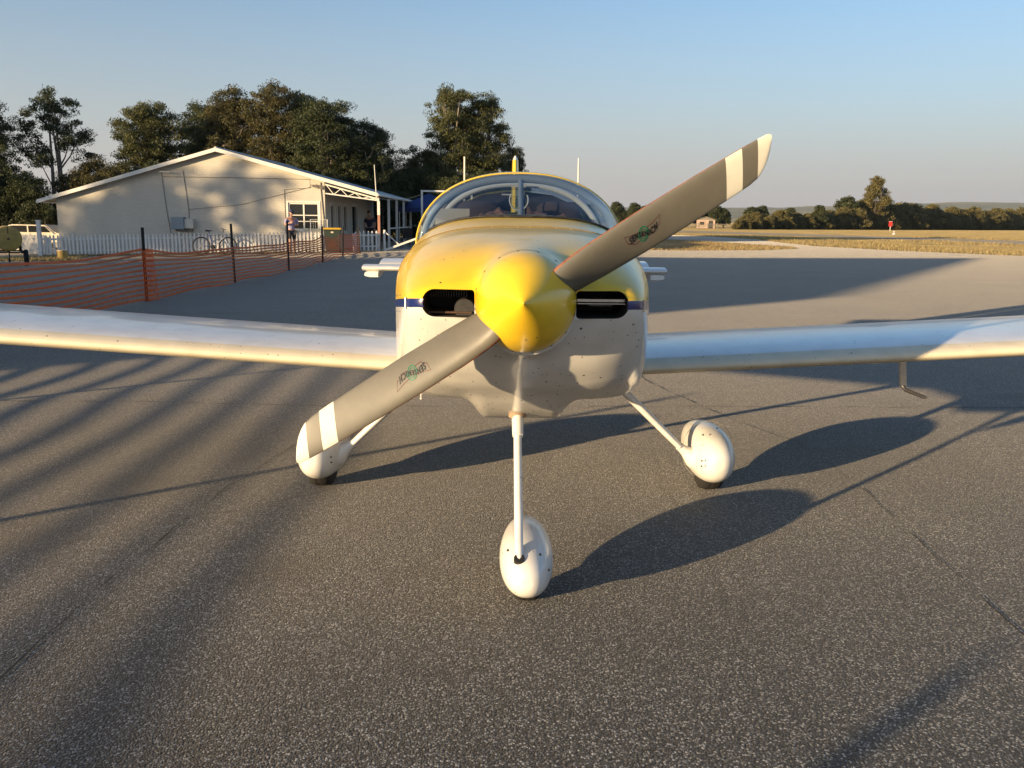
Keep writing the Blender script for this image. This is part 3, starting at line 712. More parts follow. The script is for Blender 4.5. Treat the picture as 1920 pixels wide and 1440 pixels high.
for sx in (-1, 1):
    wg = wpart(sx, 0, .775, .50, 3.38, 'wing', M_white)
    wpart(sx, .785, 1, .56, 1.92, 'flap', M_white); wpart(sx, .785, 1, 1.94, 3.36, 'aileron', M_white)
    mb = MB(); foil = clipfoil(0, .9)
    mb.loft([[wpt(sx, 3.382+d, .35+(x-.35)*k, y*k2) for x, y in foil] for d, k, k2 in ((0, 1, 1), (.04, .985, .9), (.08, .95, .65), (.11, .90, .3), (.12, .88, .05))], cap0=True, cap1=True)
    mb.build('wing_tip', M_white, plane, 50)
    # leading edge tape
    lf = [(x, y) for x, y in clipfoil(0, .052)]
    # lower edge further round
    mb = MB(); rings = []
    for i in range(25):
        s = .545+(3.37-.545)*i/24; ring = []
        for (x, y) in lf:
            d = Vector((x-.06, y*1.0)).normalized()*.0010
            ring.append(wpt(sx, s, x+d.x, y+d.y))
        rings.append(ring)
    mb.loft(rings, closed=False); mb.build('leading_edge_tape', M_cream, wg, 60)
    MB().lathe(wpt(sx, .62, .32, -.045), (0, 0, -1), [(0, .012), (.03, .012), (.03, .006), (.05, .006), (.05, .011), (.06, .011)], 10, cap1=True).build('fuel_drain', M_dark, wg)
    # wing root fairing
    mb = MB(); mb.loft([[Vector((sx*(x0+.008), WLE-.03+x*1.05*WCH, WZ+y*WCH*k-(x-.25)*.025)) for x, y in clipfoil(0, 1)] for x0, k in ((.50, 1.10), (.548, 1.08), (.575, 1.02))], cap0=True, cap1=True); mb.build('wing_root_fairing', M_white, wg, 40)
# pitot tube under the wing on the right of the picture
p0 = wpt(1, 1.985, .10, -.045)
mb = MB(); mb.bar(p0+Vector((0, 0, .02)), p0+Vector((.015, -.0, -.115)), .030, .018, (0, 1, 0)); mb.tube([p0+Vector((.012, .0, -.108)), p0+Vector((.022, -.02, -.128)), p0+Vector((.055, -.14, -.138)), p0+Vector((.062, -.16, -.139))], [.010, .010, .009, .006], 10)
mb.build('pitot_tube', M_steel, plane, 40)
# tail
def slab(name, pts0, pts1, th0, th1, M, n=10):
    """thin tapered aerofoil between root (LE,TE) and tip (LE,TE)"""
    rings = []
    for (a, b), th in ((pts0, th0), (pts1, th1)):
        a, b = Vector(a), Vector(b); dirn = (Vector(pts1[0])-Vector(pts0[0])); c = (b-a); nr = c.cross(dirn).normalized(); ring = []
        for s in (1, -1):
            for i in range(n+1):
                t = .5*(1-math.cos(math.pi*i/n)); t = t if s == 1 else 1-t
                ring.append(a+c*t+nr*(s*th*math.sqrt(max(0, t))*(1-t)*1.9 + s*.002))
        rings.append(ring)
    mb = MB(); mb.loft(rings, cap0=True, cap1=True); return mb.build(name, M, plane, 40)
for sx in (-1, 1):
    slab('tailplane', ((sx*.05, 4.52, 1.075), (sx*.05, 5.02, 1.075)), ((sx*1.305, 4.60, 1.078), (sx*1.305, 5.02, 1.078)), .042, .036, M_white)
    slab('elevator', ((sx*.05, 5.03, 1.077), (sx*.05, 5.40, 1.135)), ((sx*1.22, 5.03, 1.080), (sx*1.22, 5.36, 1.13)), .03, .025, M_white)
    mb = MB(); mb.loft([[Vector((sx*(1.165+.12*cx), y, 1.055-dz+hz*cz)) for cx, cz in ((0, -1), (.6, -1), (.95, -.6), (1, 0), (.95, .7), (.7, 1), (0, 1))] for y, dz, hz in ((4.60, .030, .020), (4.61, .030, .026), (4.80, .026, .026), (5.02, .0, .02))], cap0=True, cap1=True)
    mb.build('elevator_horn', M_white, plane, 45)
    MB().tube([(sx*.49+.05, 4.8, 1.08), (sx*.49+.05, 4.81, 2.025)], [.009, .007], 8).build('whip_antenna', M_trim, plane, 60)
slab('fin', ((-.002, 4.42, 1.16), (-.002, 5.22, 1.16)), ((-.002, 5.02, 2.02), (-.002, 5.33, 2.02)), .055, .034, M_yel)
slab('rudder', ((-.002, 5.24, 1.05), (-.002, 5.68, 1.05)), ((-.002, 5.345, 2.02), (-.002, 5.64, 2.02)), .03, .02, M_yel)
mb = MB(); mb.loft([[Vector((-.002+.024*math.cos(R(a))*k, 5.02+(y-5.02)*1.0, 2.02+z)) for a in range(0, 360, 30) for y in (5.02+.15+.15*math.sin(R(a)),)] for z, k in ((0, 1), (.02, .8), (.034, .4))], cap1=True); mb.build('fin_cap', M_white, plane, 50)
# undercarriage
def egg(cx, cy, cz, a, bu, bl_, y0, y1, name, zcut):
    def f(t): return (max(t, 0)**.40*(1-t)**.62)/.5685
    rings = []
    for i in range(25):
        t = .5*(1-math.cos(math.pi*i/24)) if i < 24 else 1; t = min(max(t, .0015), .995); k = min(1, f(t)*1.0); Y = y0+(y1-y0)*t; ring = []
        for j in range(36):
            an = 2*math.pi*j/36; c, s = math.cos(an), math.sin(an)
            h = bu if s >= 0 else bl_
            z = cz + h*k*s*(abs(s)**-.06 if s else 1); x = cx+a*k*c*(abs(c)**-.1 if c else 1)
            ring.append(Vector((x, Y, max(z, zcut+.004*c*c))))
        rings.append(ring)
    mb = MB(); mb.loft(rings, cap0=True, cap1=True)
    return mb
def wheel(cx, cy, rad, wd, prt):
    mb = MB(); prof = [(-wd*.5, rad*.55), (-wd*.52, rad*.8), (-wd*.42, rad*.95), (-wd*.2, rad), (wd*.2, rad), (wd*.42, rad*.95), (wd*.52, rad*.8), (wd*.5, rad*.55)]
    mb.lathe((cx, cy, rad), (1, 0, 0), prof, 40, cap0=True, cap1=True); ty = mb.build('tyre', M_rubber, prt, 50)
    for k in (-.12, .12):
        MB().lathe((cx, cy, rad), (1, 0, 0), [(wd*k-.003, rad+.0005), (wd*k+.003, rad+.0005)], 40).build('tread_groove', M_black, ty)
def screws(pts, prt):
    for p, d in pts: MB().lathe(p, d, [(0, .0055), (.002, .0055), (.003, .003)], 8, cap1=True).build('screw', M_dark, prt)
for sx in (-1, 1):
    fr = egg(sx*1.097, 1.95, .215, .144, .170, .178, 1.64, 2.45, 'x', .040).build('wheel_fairing', M_white, plane, 60)
    wheel(sx*1.10, 1.93, .165, .13, fr)
    a_, b_ = Vector((sx*.995, 1.85, .20)), Vector((sx*.905, 1.83, .272))
    mb = MB(); pts = [a_+(b_-a_)*t for t in (-.6, -.2, .1, .35, .6, .8, 1)]
    mb.tube(pts, [.060, .068, .062, .046, .034, .028, .0255], 16, flat=.9, flatdir=(0, 1, 0)); mb.build('leg_boss', M_white, fr, 60)
    mb = MB(); q = Vector((sx*.40, 1.80, .765)); pts = [b_+(q-b_)*t for t in (0, .25, .5, .75, 1)]
    mb.tube(pts, [.034, .037, .040, .043, .046], 16, flat=.55, flatdir=(0, 1, 0)); lg = mb.build('main_leg', M_white, plane, 60)
    mb = MB(); d = (b_-q).normalized(); mb.tube([q+d*.02, q+d*.09, q+d*.15, q+d*.19], [.075, .058, .048, .044], 16, flat=.7, flatdir=(0, 1, 0)); mb.build('leg_fairing', M_white, lg, 60)
    mb = MB(); mb.tube([Vector((sx*.548, 1.30, .83)), Vector((sx*.558, 1.34, .79)), Vector((sx*.55, 1.38, .735))], [.012, .035, .012], 12, flat=.4, flatdir=(0, 1, 0)); mb.build('vent_blister', M_white, plane, 60)
    Ms = mat('fairing seam', (.30, .28, .25), .7)
    mb = MB(); mb.tube([(sx*1.097+.1443*math.cos(R(a))*abs(math.cos(R(a)))**-.1, 1.965, max(.215+(.1703 if math.sin(R(a)) > 0 else .1683)*math.sin(R(a)), .05)) for a in range(0, 360, 7)], .0012, 4, closed=True); mb.build('fairing_seam', Ms, fr)
    n_ = Vector((-sx*.5, -.85, .0)).normalized()
    screws([((sx*(1.097-.098), 1.665, .235), n_), ((sx*(1.097-.098), 1.665, .205), n_), ((sx*1.02, 1.76, .355), (-sx*.3, -.6, .7)), ((sx*1.10, 1.78, .388), (0, -.5, .85))], fr)
nf = egg(.028, .4, .158, .122, .130, .132, .21, .90, 'x', .034).build('wheel_fairing', M_white, plane, 60)
wheel(.03, .44, .132, .105, nf)
mb = MB(); lp = [(-.004, .268, .225), (-.006, .33, .30), (-.009, .45, .45), (-.011, .60, .60), (-.012, .74, .74)]
mb.tube(lp, [.0175, .017, .0165, .0165, .0165], 16); nl = mb.build('nose_leg', M_white, plane, 60)
mb = MB(); mb.tube([(-.0105, .625, .625), (-.011, .64, .64), (-.0125, .73, .73)], [.0225, .023, .026], 16); mb.build('leg_sleeve', M_white, nl, 40)
MB().lathe((-.012, .705, .692), (0, -.0, -1), [(-.02, .034), (0, .038), (.003, .038), (.005, .02)], 24, cap1=True).build('boot_ring', mat('tan boot', (.30, .21, .14), .7), nl)
mb = MB(); mb.lathe((-.004, .262, .238), (0, -.62, .78), [(-.03, .021), (.003, .021), (.004, .018)], 20, cap1=True); mb.build('leg_slot', M_black, nf)
screws([((-.047, .285, .262), (-.4, -.6, .7)), ((.075, .270, .252), (.4, -.65, .65)), ((.108, .26, .195), (.75, -.65, .2)), ((.128, .33, .22), (.9, -.2, .3))], nf)
mb = MB(); mb.tube([(-.47, 1.25, .72), (-.47, 1.25, .655)], .0035, 6); mb.lathe((-.47, 1.25, .648), (0, 0, 1), [(-.006, .003), (0, .0075), (.006, .003)], 8); mb.build('drain_rod', M_trim, plane)
MB().box((.40, 1.2, .69), (.425, 1.23, .72)).build('drain_cap', M_dark, plane)

# ------------------------------------------------------------------ the clubhouse
HY = 33.5
house = thing('clubhouse', 'long cream gabled building behind the white picket fence', 'building', (-12, HY, gz(-12, HY)))
XL, XR, XP, ZP = -18.63, -7.6, -11.9, 4.16
def roofz(x): return ZP-(XP-x)*.290 if x < XP else ZP-(x-XP)*.262
WX0, WX1, WZ0, WZ1 = -9.12, -7.86, .97, 2.08     # window opening in the gable wall
mb = MB(); zt = lambda x: roofz(x)-.02
mb.prism([(XL, -.3), (WX0, -.3), (WX0, zt(WX0)), (XP, zt(XP)), (XL, zt(XL))], 'y', HY, HY+.22)
mb.prism([(WX0, -.3), (WX1, -.3), (WX1, WZ0), (WX0, WZ0)], 'y', HY, HY+.22)
mb.prism([(WX0, WZ1), (WX1, WZ1), (WX1, zt(WX1)), (WX0, zt(WX0))], 'y', HY, HY+.22)
mb.prism([(WX1, -.3), (XR, -.3), (XR, zt(XR)), (WX1, zt(WX1))], 'y', HY, HY+.22)
mb.build('gable_wall', M_brick, house)
YB = 46.5
SW = [(34.55, 35.45, .85, 2.05), (36.1, 36.95, .85, 2.05), (37.5, 38.4, .85, 2.05), (39.6, 41.2, .12, 2.1)]   # openings along the verandah
mb = MB(); y = HY+.22; zr = roofz(XR)-.03
for a, b, c, d in SW:
    mb.box((XR-.2, y, -.3), (XR, a, zr)); mb.box((XR-.2, a, -.3), (XR, b, c)); mb.box((XR-.2, a, d), (XR, b, zr)); y = b
mb.box((XR-.2, y, -.3), (XR, YB, zr)); mb.build('verandah_wall', M_brick, house)
mb = MB(); mb.box((XL, HY+.22, -.3), (XL+.2, YB, roofz(XL)-.05)); mb.prism([(XL+.2, -.3), (XR-.2, -.3), (XR-.2, zt(XR)), (XP, zt(XP)), (XL+.2, zt(XL))], 'y', YB-.2, YB); mb.build('back_wall', M_brick, house)
EL, ER = -19.25, -5.38
for nm, xa, xb in (('roof_slope', EL, XP), ('roof_slope', XP, ER)):
    mb = MB(); n = 60; rings = []
    for Y in (HY-.28, YB+.3):
        rings.append([Vector((xa+(xb-xa)*k, Y, roofz(xa+(xb-xa)*k)+.03)) for k in (0, 1)]+[Vector((xa+(xb-xa)*k, Y, roofz(xa+(xb-xa)*k)-.0)) for k in (1, 0)])
    mb.loft(rings, cap0=True, cap1=True); rf = mb.build(nm, M_roof, house)
    mb = MB(); mb.prism([(xa, roofz(xa)-.10), (xb, roofz(xb)-.10), (xb, roofz(xb)+.05), (xa, roofz(xa)+.05)], 'y', HY-.32, HY-.282); mb.build('barge_board', M_trim, rf)
    e = xa if xa == EL else xb
    mb = MB(); mb.tube([(e, HY-.3, roofz(e)-.03), (e, YB+.3, roofz(e)-.03)], .055, 10); mb.build('gutter', M_trim, rf)
MB().tube([(XP, HY-.3, ZP+.04), (XP, YB+.3, ZP+.04)], .06, 8).build('ridge_cap', M_roof, house)
# gable window: frame, two sashes of three lights
def window(prt, x0, x1, z0, z1, y, cols, rows, fr=.06):
    mb = MB()
    mb.box((x0, y, z0), (x0+fr, y+.08, z1)); mb.box((x1-fr, y, z0), (x1, y+.08, z1)); mb.box((x0+fr, y, z0), (x1-fr, y+.08, z0+fr)); mb.box((x0+fr, y, z1-fr), (x1-fr, y+.08, z1))
    w = mb.build('window_frame', M_trim, prt)
    xs = [x0+fr+(x1-x0-2*fr)*k for k in cols]; zs = [z0+fr+(z1-z0-2*fr)*k for k in rows]
    for a, b in zip(xs, xs[1:]):
        for c, d in zip(zs, zs[1:]):
            MB().box((a+.012, y+.045, c+.012), (b-.012, y+.055, d-.012)).build('window_pane', M_pane, w)
    for a in xs[1:-1]: MB().box((a-.03, y+.01, z0+fr), (a+.03, y+.07, z1-fr)).build('mullion', M_trim, w)
    for c in zs[1:-1]: MB().box((x0+fr, y+.02, c-.018), (x1-fr, y+.065, c+.018)).build('glazing_bar', M_trim, w)
    MB().box((x0-.05, y-.05, z0-.05), (x1+.05, y+.10, z0)).build('window_sill', M_trim, w)
window(house, WX0, WX1, WZ0, WZ1, HY+.02, (0, .5, 1), (0, .30, .55, 1))
mb = MB()
for a, b in (((WX0-.07, WZ0-.07), (WX0, WZ1+.07)), ((WX1, WZ0-.07), (WX1+.07, WZ1+.07)), ((WX0, WZ1), (WX1, WZ1+.07))):
    mb.box((a[0], HY-.025, a[1]), (b[0], HY, b[1]))
mb.build('window_architrave', M_trim, house)
for a, b, c, d in SW[:3]:
    mb = MB(); mb.box((XR-.10, a, c), (XR-.04, b, c+.06)); mb.box((XR-.10, a, d-.06), (XR-.04, b, d)); mb.box((XR-.10, a, c+.06), (XR-.04, a+.06, d-.06)); mb.box((XR-.10, b-.06, c+.06), (XR-.04, b, d-.06))
    w = mb.build('window_frame', M_trim, house); MB().box((XR-.075, a+.062, c+.062), (XR-.065, b-.062, d-.062)).build('window_pane', M_pane, w)
    mb = MB(); mb.box((XR+.001, a-.09, c-.09), (XR+.025, a, d+.09)); mb.box((XR+.001, b, c-.09), (XR+.025, b+.09, d+.09)); mb.box((XR+.001, a, d), (XR+.025, b, d+.09)); mb.box((XR+.001, a, c-.09), (XR+.025, b, c)); mb.build('window_architrave', M_trim, w)
a, b, c, d = SW[3]
mb = MB(); mb.box((XR-.10, a, c), (XR-.03, a+.07, d)); mb.box((XR-.10, b-.07, c), (XR-.03, b, d)); mb.box((XR-.10, a+.07, d-.07), (XR-.03, b-.07, d)); mb.box((XR+.001, a-.08, c), (XR+.03, a, d+.08)); mb.box((XR+.001, b, c), (XR+.03, b+.08, d+.08)); mb.box((XR+.001, a, d), (XR+.03, b, d+.08))
w = mb.build('door_frame', M_trim, house); MB().box((XR-.08, a+.072, c), (XR-.06, b-.072, d-.072)).build('door', M_pane, w)
MB().lathe((XR-.058, a+.16, 1.1), (1, 0, 0), [(0, .012), (.04, .012), (.045, .03), (.075, .028), (.08, .005)], 12).build('door_knob', M_steel, w)
# verandah truss, posts, mast
def vz(x): return roofz(x)-.15
mb = MB(); mb.bar((XR+.05, HY-.1, vz(XR)-.06), (ER+.02, HY-.1, vz(ER)-.05), .05, .06); mb.bar((XR+.05, HY-.1, vz(XR)-.42), (ER+.02, HY-.1, vz(ER)-.10), .04, .05); tr = mb.build('verandah_truss', M_trim, house)
k = 7
for i in range(k):
    t0, t1 = i/k, (i+1)/k; xa, xb = XR+.1+(ER-XR-.2)*t0, XR+.1+(ER-XR-.2)*t1
    za = (vz(xa)-.06) if i % 2 == 0 else (vz(XR)-.42+(vz(ER)-.10-vz(XR)+.42)*t0)
    zb = (vz(XR)-.42+(vz(ER)-.10-vz(XR)+.42)*t1) if i % 2 == 0 else (vz(xb)-.06)
    MB().bar((xa, HY-.1, za), (xb, HY-.1, zb), .03, .03).build('truss_web', M_trim, tr)
for Y, M in ((HY-.1, M_post2), (36.4, M_trim), (39.2, M_trim), (42.0, M_trim), (45.2, M_trim)):
    zb_ = roofz(ER)-.12
    MB().box((ER-.05, Y-.05, -.1), (ER+.05, Y+.05, zb_)).build('verandah_post', M, house)
MB().box((ER-.035, 36.45, 1.02), (ER+.035, 45.15, 1.07)).build('verandah_rail', M_trim, house)
mb = MB(); mb.box((ER-.055, HY-.155, 1.62), (ER+.055, HY-.151, 2.3)); mb.build('post_paint', M_trim, house)
MB().tube([(ER-.06, HY-.25, 2.2), (ER-.13, HY-.25, 3.62)], [.022, .014], 8).build('roof_mast', M_trim, house)
mb = MB(); mb.box((XR+.02, HY+.3, -.1), (ER+.4, YB, .10)); mb.build('verandah_floor', mat('worn concrete', (.26, .24, .21), .85, var=.2, vscale=3), house)
# meter boxes, conduits and cables on the gable wall
MB().box((-13.88, HY-.26, .95), (-13.36, HY-.001, 1.44)).build('meter_box', M_grey, house)
MB().box((-13.355, HY-.20, .99), (-13.0, HY-.001, 1.37)).build('meter_box', M_wallc, house, label='cream meter box beside the grey one')
MB().box((-13.75, HY-.10, .86), (-13.1, HY-.001, .945)).build('meter_base', M_dull, house)
def cable(nm, pts, r=.011, M=M_dull): return MB().tube(pts, r, 6).build(nm, M, house)
yy = HY-.02
cable('conduit', [(-14.25, yy, 3.35), (-14.1, yy, 1.6), (-14.0, yy, .8), (-13.8, yy, .72), (-11.5, yy, .75), (-9.3, yy, .75)])
cable('conduit', [(-13.35, yy, 3.3), (-13.2, yy, 1.75), (-13.2, yy, 1.4)])
cable('cable', [(-14.2, yy, 3.05), (-11.5, yy, 3.05), (-8.2, yy, 3.02), (-8.2, yy, 2.68), (-9.25, yy, 2.6), (-9.25, yy, .8)], .010)
cable('cable', [(-13.2, yy, 1.75), (-11.0, yy, 1.98), (-9.3, yy, 2.42), (-8.15, yy, 2.72)], .008)
cable('downpipe', [(-7.75, yy, 2.9), (-7.75, yy, 2.6), (-7.66, yy, 1.4), (-7.7, yy, .1)], .022)
cable('light_bracket', [(-14.2, HY-.05, 3.25), (-14.2, HY-.25, 3.25), (-13.8, HY-.25, 3.22)], .03, M_wallc)
mb = MB()
for k in range(9): mb.tube([(-8.05+.25*math.cos(k*.7)*.5, HY-.05-.02*(k % 3), 2.77+.05*math.sin(k*1.9)), (-7.85+.2*math.cos(k), HY-.06, 2.72+.05*math.sin(k*2.3)), (-7.7, HY-.06, 2.70-.01*k)], .012, 5)
mb.build('coiled_cable', M_dull, house)
MB().tube([(ER+.06, HY-.1, 2.28)]+[(ER+.06+(1.1)*t, HY-.1+6.4*t, 2.28+.38*t-.55*t*(1-t)) for t in (.15, .3, .45, .6, .75, .9, 1)], .011, 6).build('overhead_cable', mat('rope', (.42, .34, .24), .9), house)

# ------------------------------------------------------------------ picket fence
def pickets(name, label, pts, spacing=.148, hgt=.80, w=.075):
    t = thing(name, label, 'fence', (pts[0][0], pts[0][1], gz(*pts[0])))
    me = None; o0 = ORG[t.name]
    mbp = MB(); mbp.prism([(-w/2, 0), (w/2, 0), (w/2, hgt-.06), (0, hgt), (-w/2, hgt-.06)], 'y', -.010, .010); me = mbp.mesh('picket', M_picket)
    rnd = random.Random(3)
    for (xa, ya), (xb, yb) in zip(pts, pts[1:]):
        L = math.hypot(xb-xa, yb-ya); n = int(L/spacing); a = math.atan2(yb-ya, xb-xa)
        for i in range(n):
            k = (i+.5)/n; x, y = xa+(xb-xa)*k, ya+(yb-ya)*k
            p = link('picket', me, t); p.location = Vector((x, y, gz(x, y)+.04+rnd.uniform(-.012, .012)))-o0; p.rotation_euler = (0, rnd.uniform(-.02, .02), a)
            if i % 14 == 7: p.scale.z = 1.09
        nn = max(1, int(L/2.2)); off = Vector((-math.sin(a), math.cos(a), 0))*.045
        for hh in (.17, .62):
            mb = MB()
            for j in range(nn):
                p, q = [Vector((xa+(xb-xa)*u, ya+(yb-ya)*u, gz(xa+(xb-xa)*u, ya+(yb-ya)*u)+hh+.04))+off for u in (j/nn, (j+1)/nn)]
                mb.bar(p, q, .035, .07)
            mb.build('rail', M_picket, t)
        for j in range(nn+1):
            x, y = xa+(xb-xa)*j/nn, ya+(yb-ya)*j/nn
            MB().box((x+off.x*2-.04, y+off.y*2-.0, gz(x, y)-.1), (x+off.x*2+.04, y+off.y*2+.08, gz(x, y)+.74)).build('fence_post', M_picket, t)
    return t
pickets('picket_fence', 'long white picket fence running in front of the cream clubhouse', [(-18.45, 32.0), (-7.55, 32.3)])
pickets('picket_fence', 'short white picket section beside the red verandah post', [(-6.35, 32.9), (-5.35, 33.0)])
pickets('picket_fence', 'shaded white picket section by the parked vehicle at far left', [(-22.6, 36.5), (-18.6, 32.4)], .17)
t = thing('fence_post', 'tall white square post at the left end of the picket fence', 'post', (-18.62, 31.95, gz(-18.6, 32)))
MB().box((-18.68, 31.9, gz(-18.6, 32)-.2), (-18.54, 32.0, 1.22)).build('post', M_picket, t); MB().box((-18.70, 31.88, 1.22), (-18.52, 32.02, 1.26)).build('cap', M_picket, t)

# ------------------------------------------------------------------ orange barrier mesh fence
fx = [(-6.5, -11.4), (-6.5, -6.72), (-6.5, -1.95), (-6.5, 2.2), (-6.5, 7.3), (-6.45, 12.5), (-6.33, 17.15), (-6.25, 21.8), (-6.05, 25.4), (-6.0, 28.6), (-5.75, 30.8)]
bf = thing('barrier_fence', 'orange plastic mesh barrier fence on black steel posts beside the apron', 'fence', (-6.45, 7.0, 0))
rnd = random.Random(11); NB = 11
def mtop(i): return [.9, .9, .9, .88, .88, .90, .80, .78, .80, .80, .78][i]
for i, (x, y) in enumerate(fx):
    h = [1.35, 1.37, 1.34, 1.33, 1.35, 1.29, 1.33, 1.38, 1.15, 1.05, 1.0][i]; lx = rnd.uniform(-.05, .05)
    z0 = gz(x, y); mb = MB()
    for a in (0, 120, 240):
        d = Vector((math.cos(R(a+30)), math.sin(R(a+30)), 0))*.03
        mb.bar(Vector((x, y, z0-.1))+d*.5, Vector((x+lx, y, z0+h))+d*.5, .032, .008, (d.y, -d.x, 0))
    mb.build('post', M_post, bf)
for i in range(len(fx)-1):
    (xa, ya), (xb, yb) = fx[i], fx[i+1]; seg = 14
    def P(u, v):
        """u along the bay, v 0..1 up the mesh; the net sags and bellies"""
        x, y = xa+(xb-xa)*u, ya+(yb-ya)*u; h = mtop(i)+(mtop(i+1)-mtop(i))*u
        kk = .25 if i < 4 else 1
        sag = ((.055+.03*math.sin(i*1.7))*4*u*(1-u)*v+.014*math.sin(u*9+i*2+v*7))*kk; lift = .03+.03*math.sin(i*2.1+u*7)
        bel = .09*math.sin(math.pi*u)*math.sin(v*5+i+u*3)*kk
        return Vector((x+bel, y, gz(x, y)+lift+(h-lift-sag)*v))
    for b in range(NB):
        v = b/(NB-1); mb = MB(); rings = []
        for s in range(seg+1):
            p = P(s/seg, v); w = .016 if 0 < b < NB-1 else .02
            rings.append([p+Vector((.0, 0, w)), p+Vector((.002, 0, 0)), p-Vector((0, 0, w))])
        mb.loft(rings, closed=False); mb.build('strand', M_orange, bf)
    L = math.hypot(xb-xa, yb-ya); nth = int(L/.052); V, Q = [], []
    for k in range(nth):
        u = (k+.5)/nth; c = [P(u, v/5) for v in range(6)]; d = Vector((xb-xa, yb-ya, 0)).normalized()*.006
        base = len(V)
        for p in c: V += [tuple(p-d-ORG[bf.name]), tuple(p+d-ORG[bf.name])]
        for v in range(5): Q.append((base+2*v, base+2*v+1, base+2*v+3, base+2*v+2))
    o = link('thread_netting', fastmesh('thread_netting', V, Q, None, [M_thread]), bf); o['kind'] = 'stuff'
# folded loose end of mesh hanging at the nearest post
V, Q = [], []
o0 = ORG[bf.name]
def strip(p, q, w, up_):
    b = len(V); d = Vector(up_)*w; V.extend([tuple(p-d-o0), tuple(p+d-o0), tuple(q+d-o0), tuple(q-d-o0)]); Q.append((b, b+1, b+2, b+3))
for b in range(11):
    z = .03+.85*b/10; strip(Vector((-6.42, 12.42, z)), Vector((-6.22-.07*(1-b/10), 12.38, z+.005)), .014, (0, 0, 1))
for k in range(9):
    x = -6.42+.024*k; strip(Vector((x+.06*k/9, 12.40, .03)), Vector((x-.01*k/9, 12.38, .88)), .006, (1, 0, 0))
link('mesh_flap', fastmesh('mesh_flap', V, Q, None, [M_orange]), bf)

# ------------------------------------------------------------------ bicycle
def bicycle(loc, rz):
    t = thing('bicycle', 'pale silver and blue bicycle leaning on the white picket fence', 'bicycle', loc, rz)
    L0 = MB; fr_ = mat('silver frame paint', (.55, .56, .58), .35, coat=.4); bl_ = mat('blue frame paint', (.03, .05, .25), .35, coat=.4)
    wr, wx = .335, .52
    T = lambda nm, pts, r, M, prt=t: setattr(prt, 'x', 0) if False else L0().tube(pts, r, 8).build(nm, M, prt, 60, org=Vector((0, 0, 0)))
    for sx in (-1, 1):
        mb = MB(); mb.tube([(sx*wx+wr*math.cos(R(a)), 0, wr+wr*math.sin(R(a))) for a in range(0, 360, 12)], .020, 8, closed=True); w = mb.build('wheel', M_rubber, t, 60, org=Vector((0, 0, 0)))
        mb = MB(); mb.tube([(sx*wx+.308*math.cos(R(a)), 0, wr+.308*math.sin(R(a))) for a in range(0, 360, 12)], .009, 6, closed=True); mb.build('rim', M_steel, w, 60, org=Vector((0, 0, 0)))
        mb = MB()
        for k in range(16):
            a = R(22.5*k); mb.bar((sx*wx, 0, wr), (sx*wx+.3*math.cos(a), .0, wr+.3*math.sin(a)), .003, .003)
        mb.build('spokes', M_steel, w, org=Vector((0, 0, 0))); MB().lathe((sx*wx, -.05, wr), (0, 1, 0), [(0, .02), (.1, .02)], 10, cap0=True, cap1=True).build('hub', M_steel, w, org=Vector((0, 0, 0)))
    bb = (-.06, 0, .29); st_ = (-.20, 0, .78); hd = (.36, 0, .80); hdl = (.39, 0, .68); ra = (-wx, 0, wr)
    T('top_tube', [st_, hd], .016, fr_); T('down_tube', [bb, hdl], .019, fr_); T('seat_tube', [bb, (-.235, 0, .90)], .016, bl_)
    T('chain_stay', [bb, ra], .011, bl_); T('seat_stay', [st_, ra], .010, bl_); T('fork', [(.345, 0, .86), hdl, (.46, 0, .5), (wx, 0, wr)], .014, fr_)
    mb = MB(); mb.tube([(.345, 0, .86), (.34, 0, .98)], .012, 8); mb.tube([(.36, -.28, 1.0), (.38, -.1, .985), (.38, .1, .985), (.36, .28, 1.0)], .012, 8); mb.build('handlebar', M_black, t, 60, org=Vector((0, 0, 0)))
    mb = MB(); mb.loft([[Vector((x, w*math.cos(R(a)), .925+h*math.sin(R(a)))) for a in range(0, 360, 30)] for x, w, h in ((-.36, .05, .02), (-.33, .075, .035), (-.24, .07, .03), (-.14, .025, .022), (-.09, .015, .012))], cap0=True, cap1=True); mb.build('saddle', M_black, t, 60, org=Vector((0, 0, 0)))
    mb = MB(); mb.lathe((-.06, -.04, .29), (0, 1, 0), [(0, .09), (.008, .09)], 20, cap0=True, cap1=True); mb.bar((-.06, -.06, .29), (.06, -.06, .18), .02, .02); mb.bar((.06, -.14, .18), (.06, -.04, .18), .08, .02); mb.build('crankset', M_black, t, org=Vector((0, 0, 0)))
    t.rotation_euler = (R(-7), 0, rz)
    return t
bicycle((-11.62, 31.68, gz(-11.6, 31.7)), R(2))

# ------------------------------------------------------------------ people
def skinned(name, joints, edges, M, parent, org):
    """joints: name -> (pos, radius or (rx, ry)); one continuous surface"""
    me = bpy.data.meshes.new(name); ks = list(joints); idx = {k: i for i, k in enumerate(ks)}
    me.from_pydata([joints[k][0] for k in ks], [(idx[a], idx[b]) for a, b in edges], [])
    o = link(name, me); md = o.modifiers.new('s', 'SKIN'); md.use_smooth_shade = True; md.branch_smoothing = .6
    for i, k in enumerate(ks):
        r = joints[k][1]; me.skin_vertices[0].data[i].radius = r if isinstance(r, tuple) else (r, r)
        me.skin_vertices[0].data[i].use_root = (i == 0)
    sb = o.modifiers.new('u', 'SUBSURF'); sb.levels = 1; sb.render_levels = 1
    dg = bpy.context.evaluated_depsgraph_get(); m2 = bpy.data.meshes.new_from_object(o.evaluated_get(dg)); bpy.data.objects.remove(o)
    m2.materials.clear(); m2.materials.append(M)
    o = link(name, m2, parent)
    return o
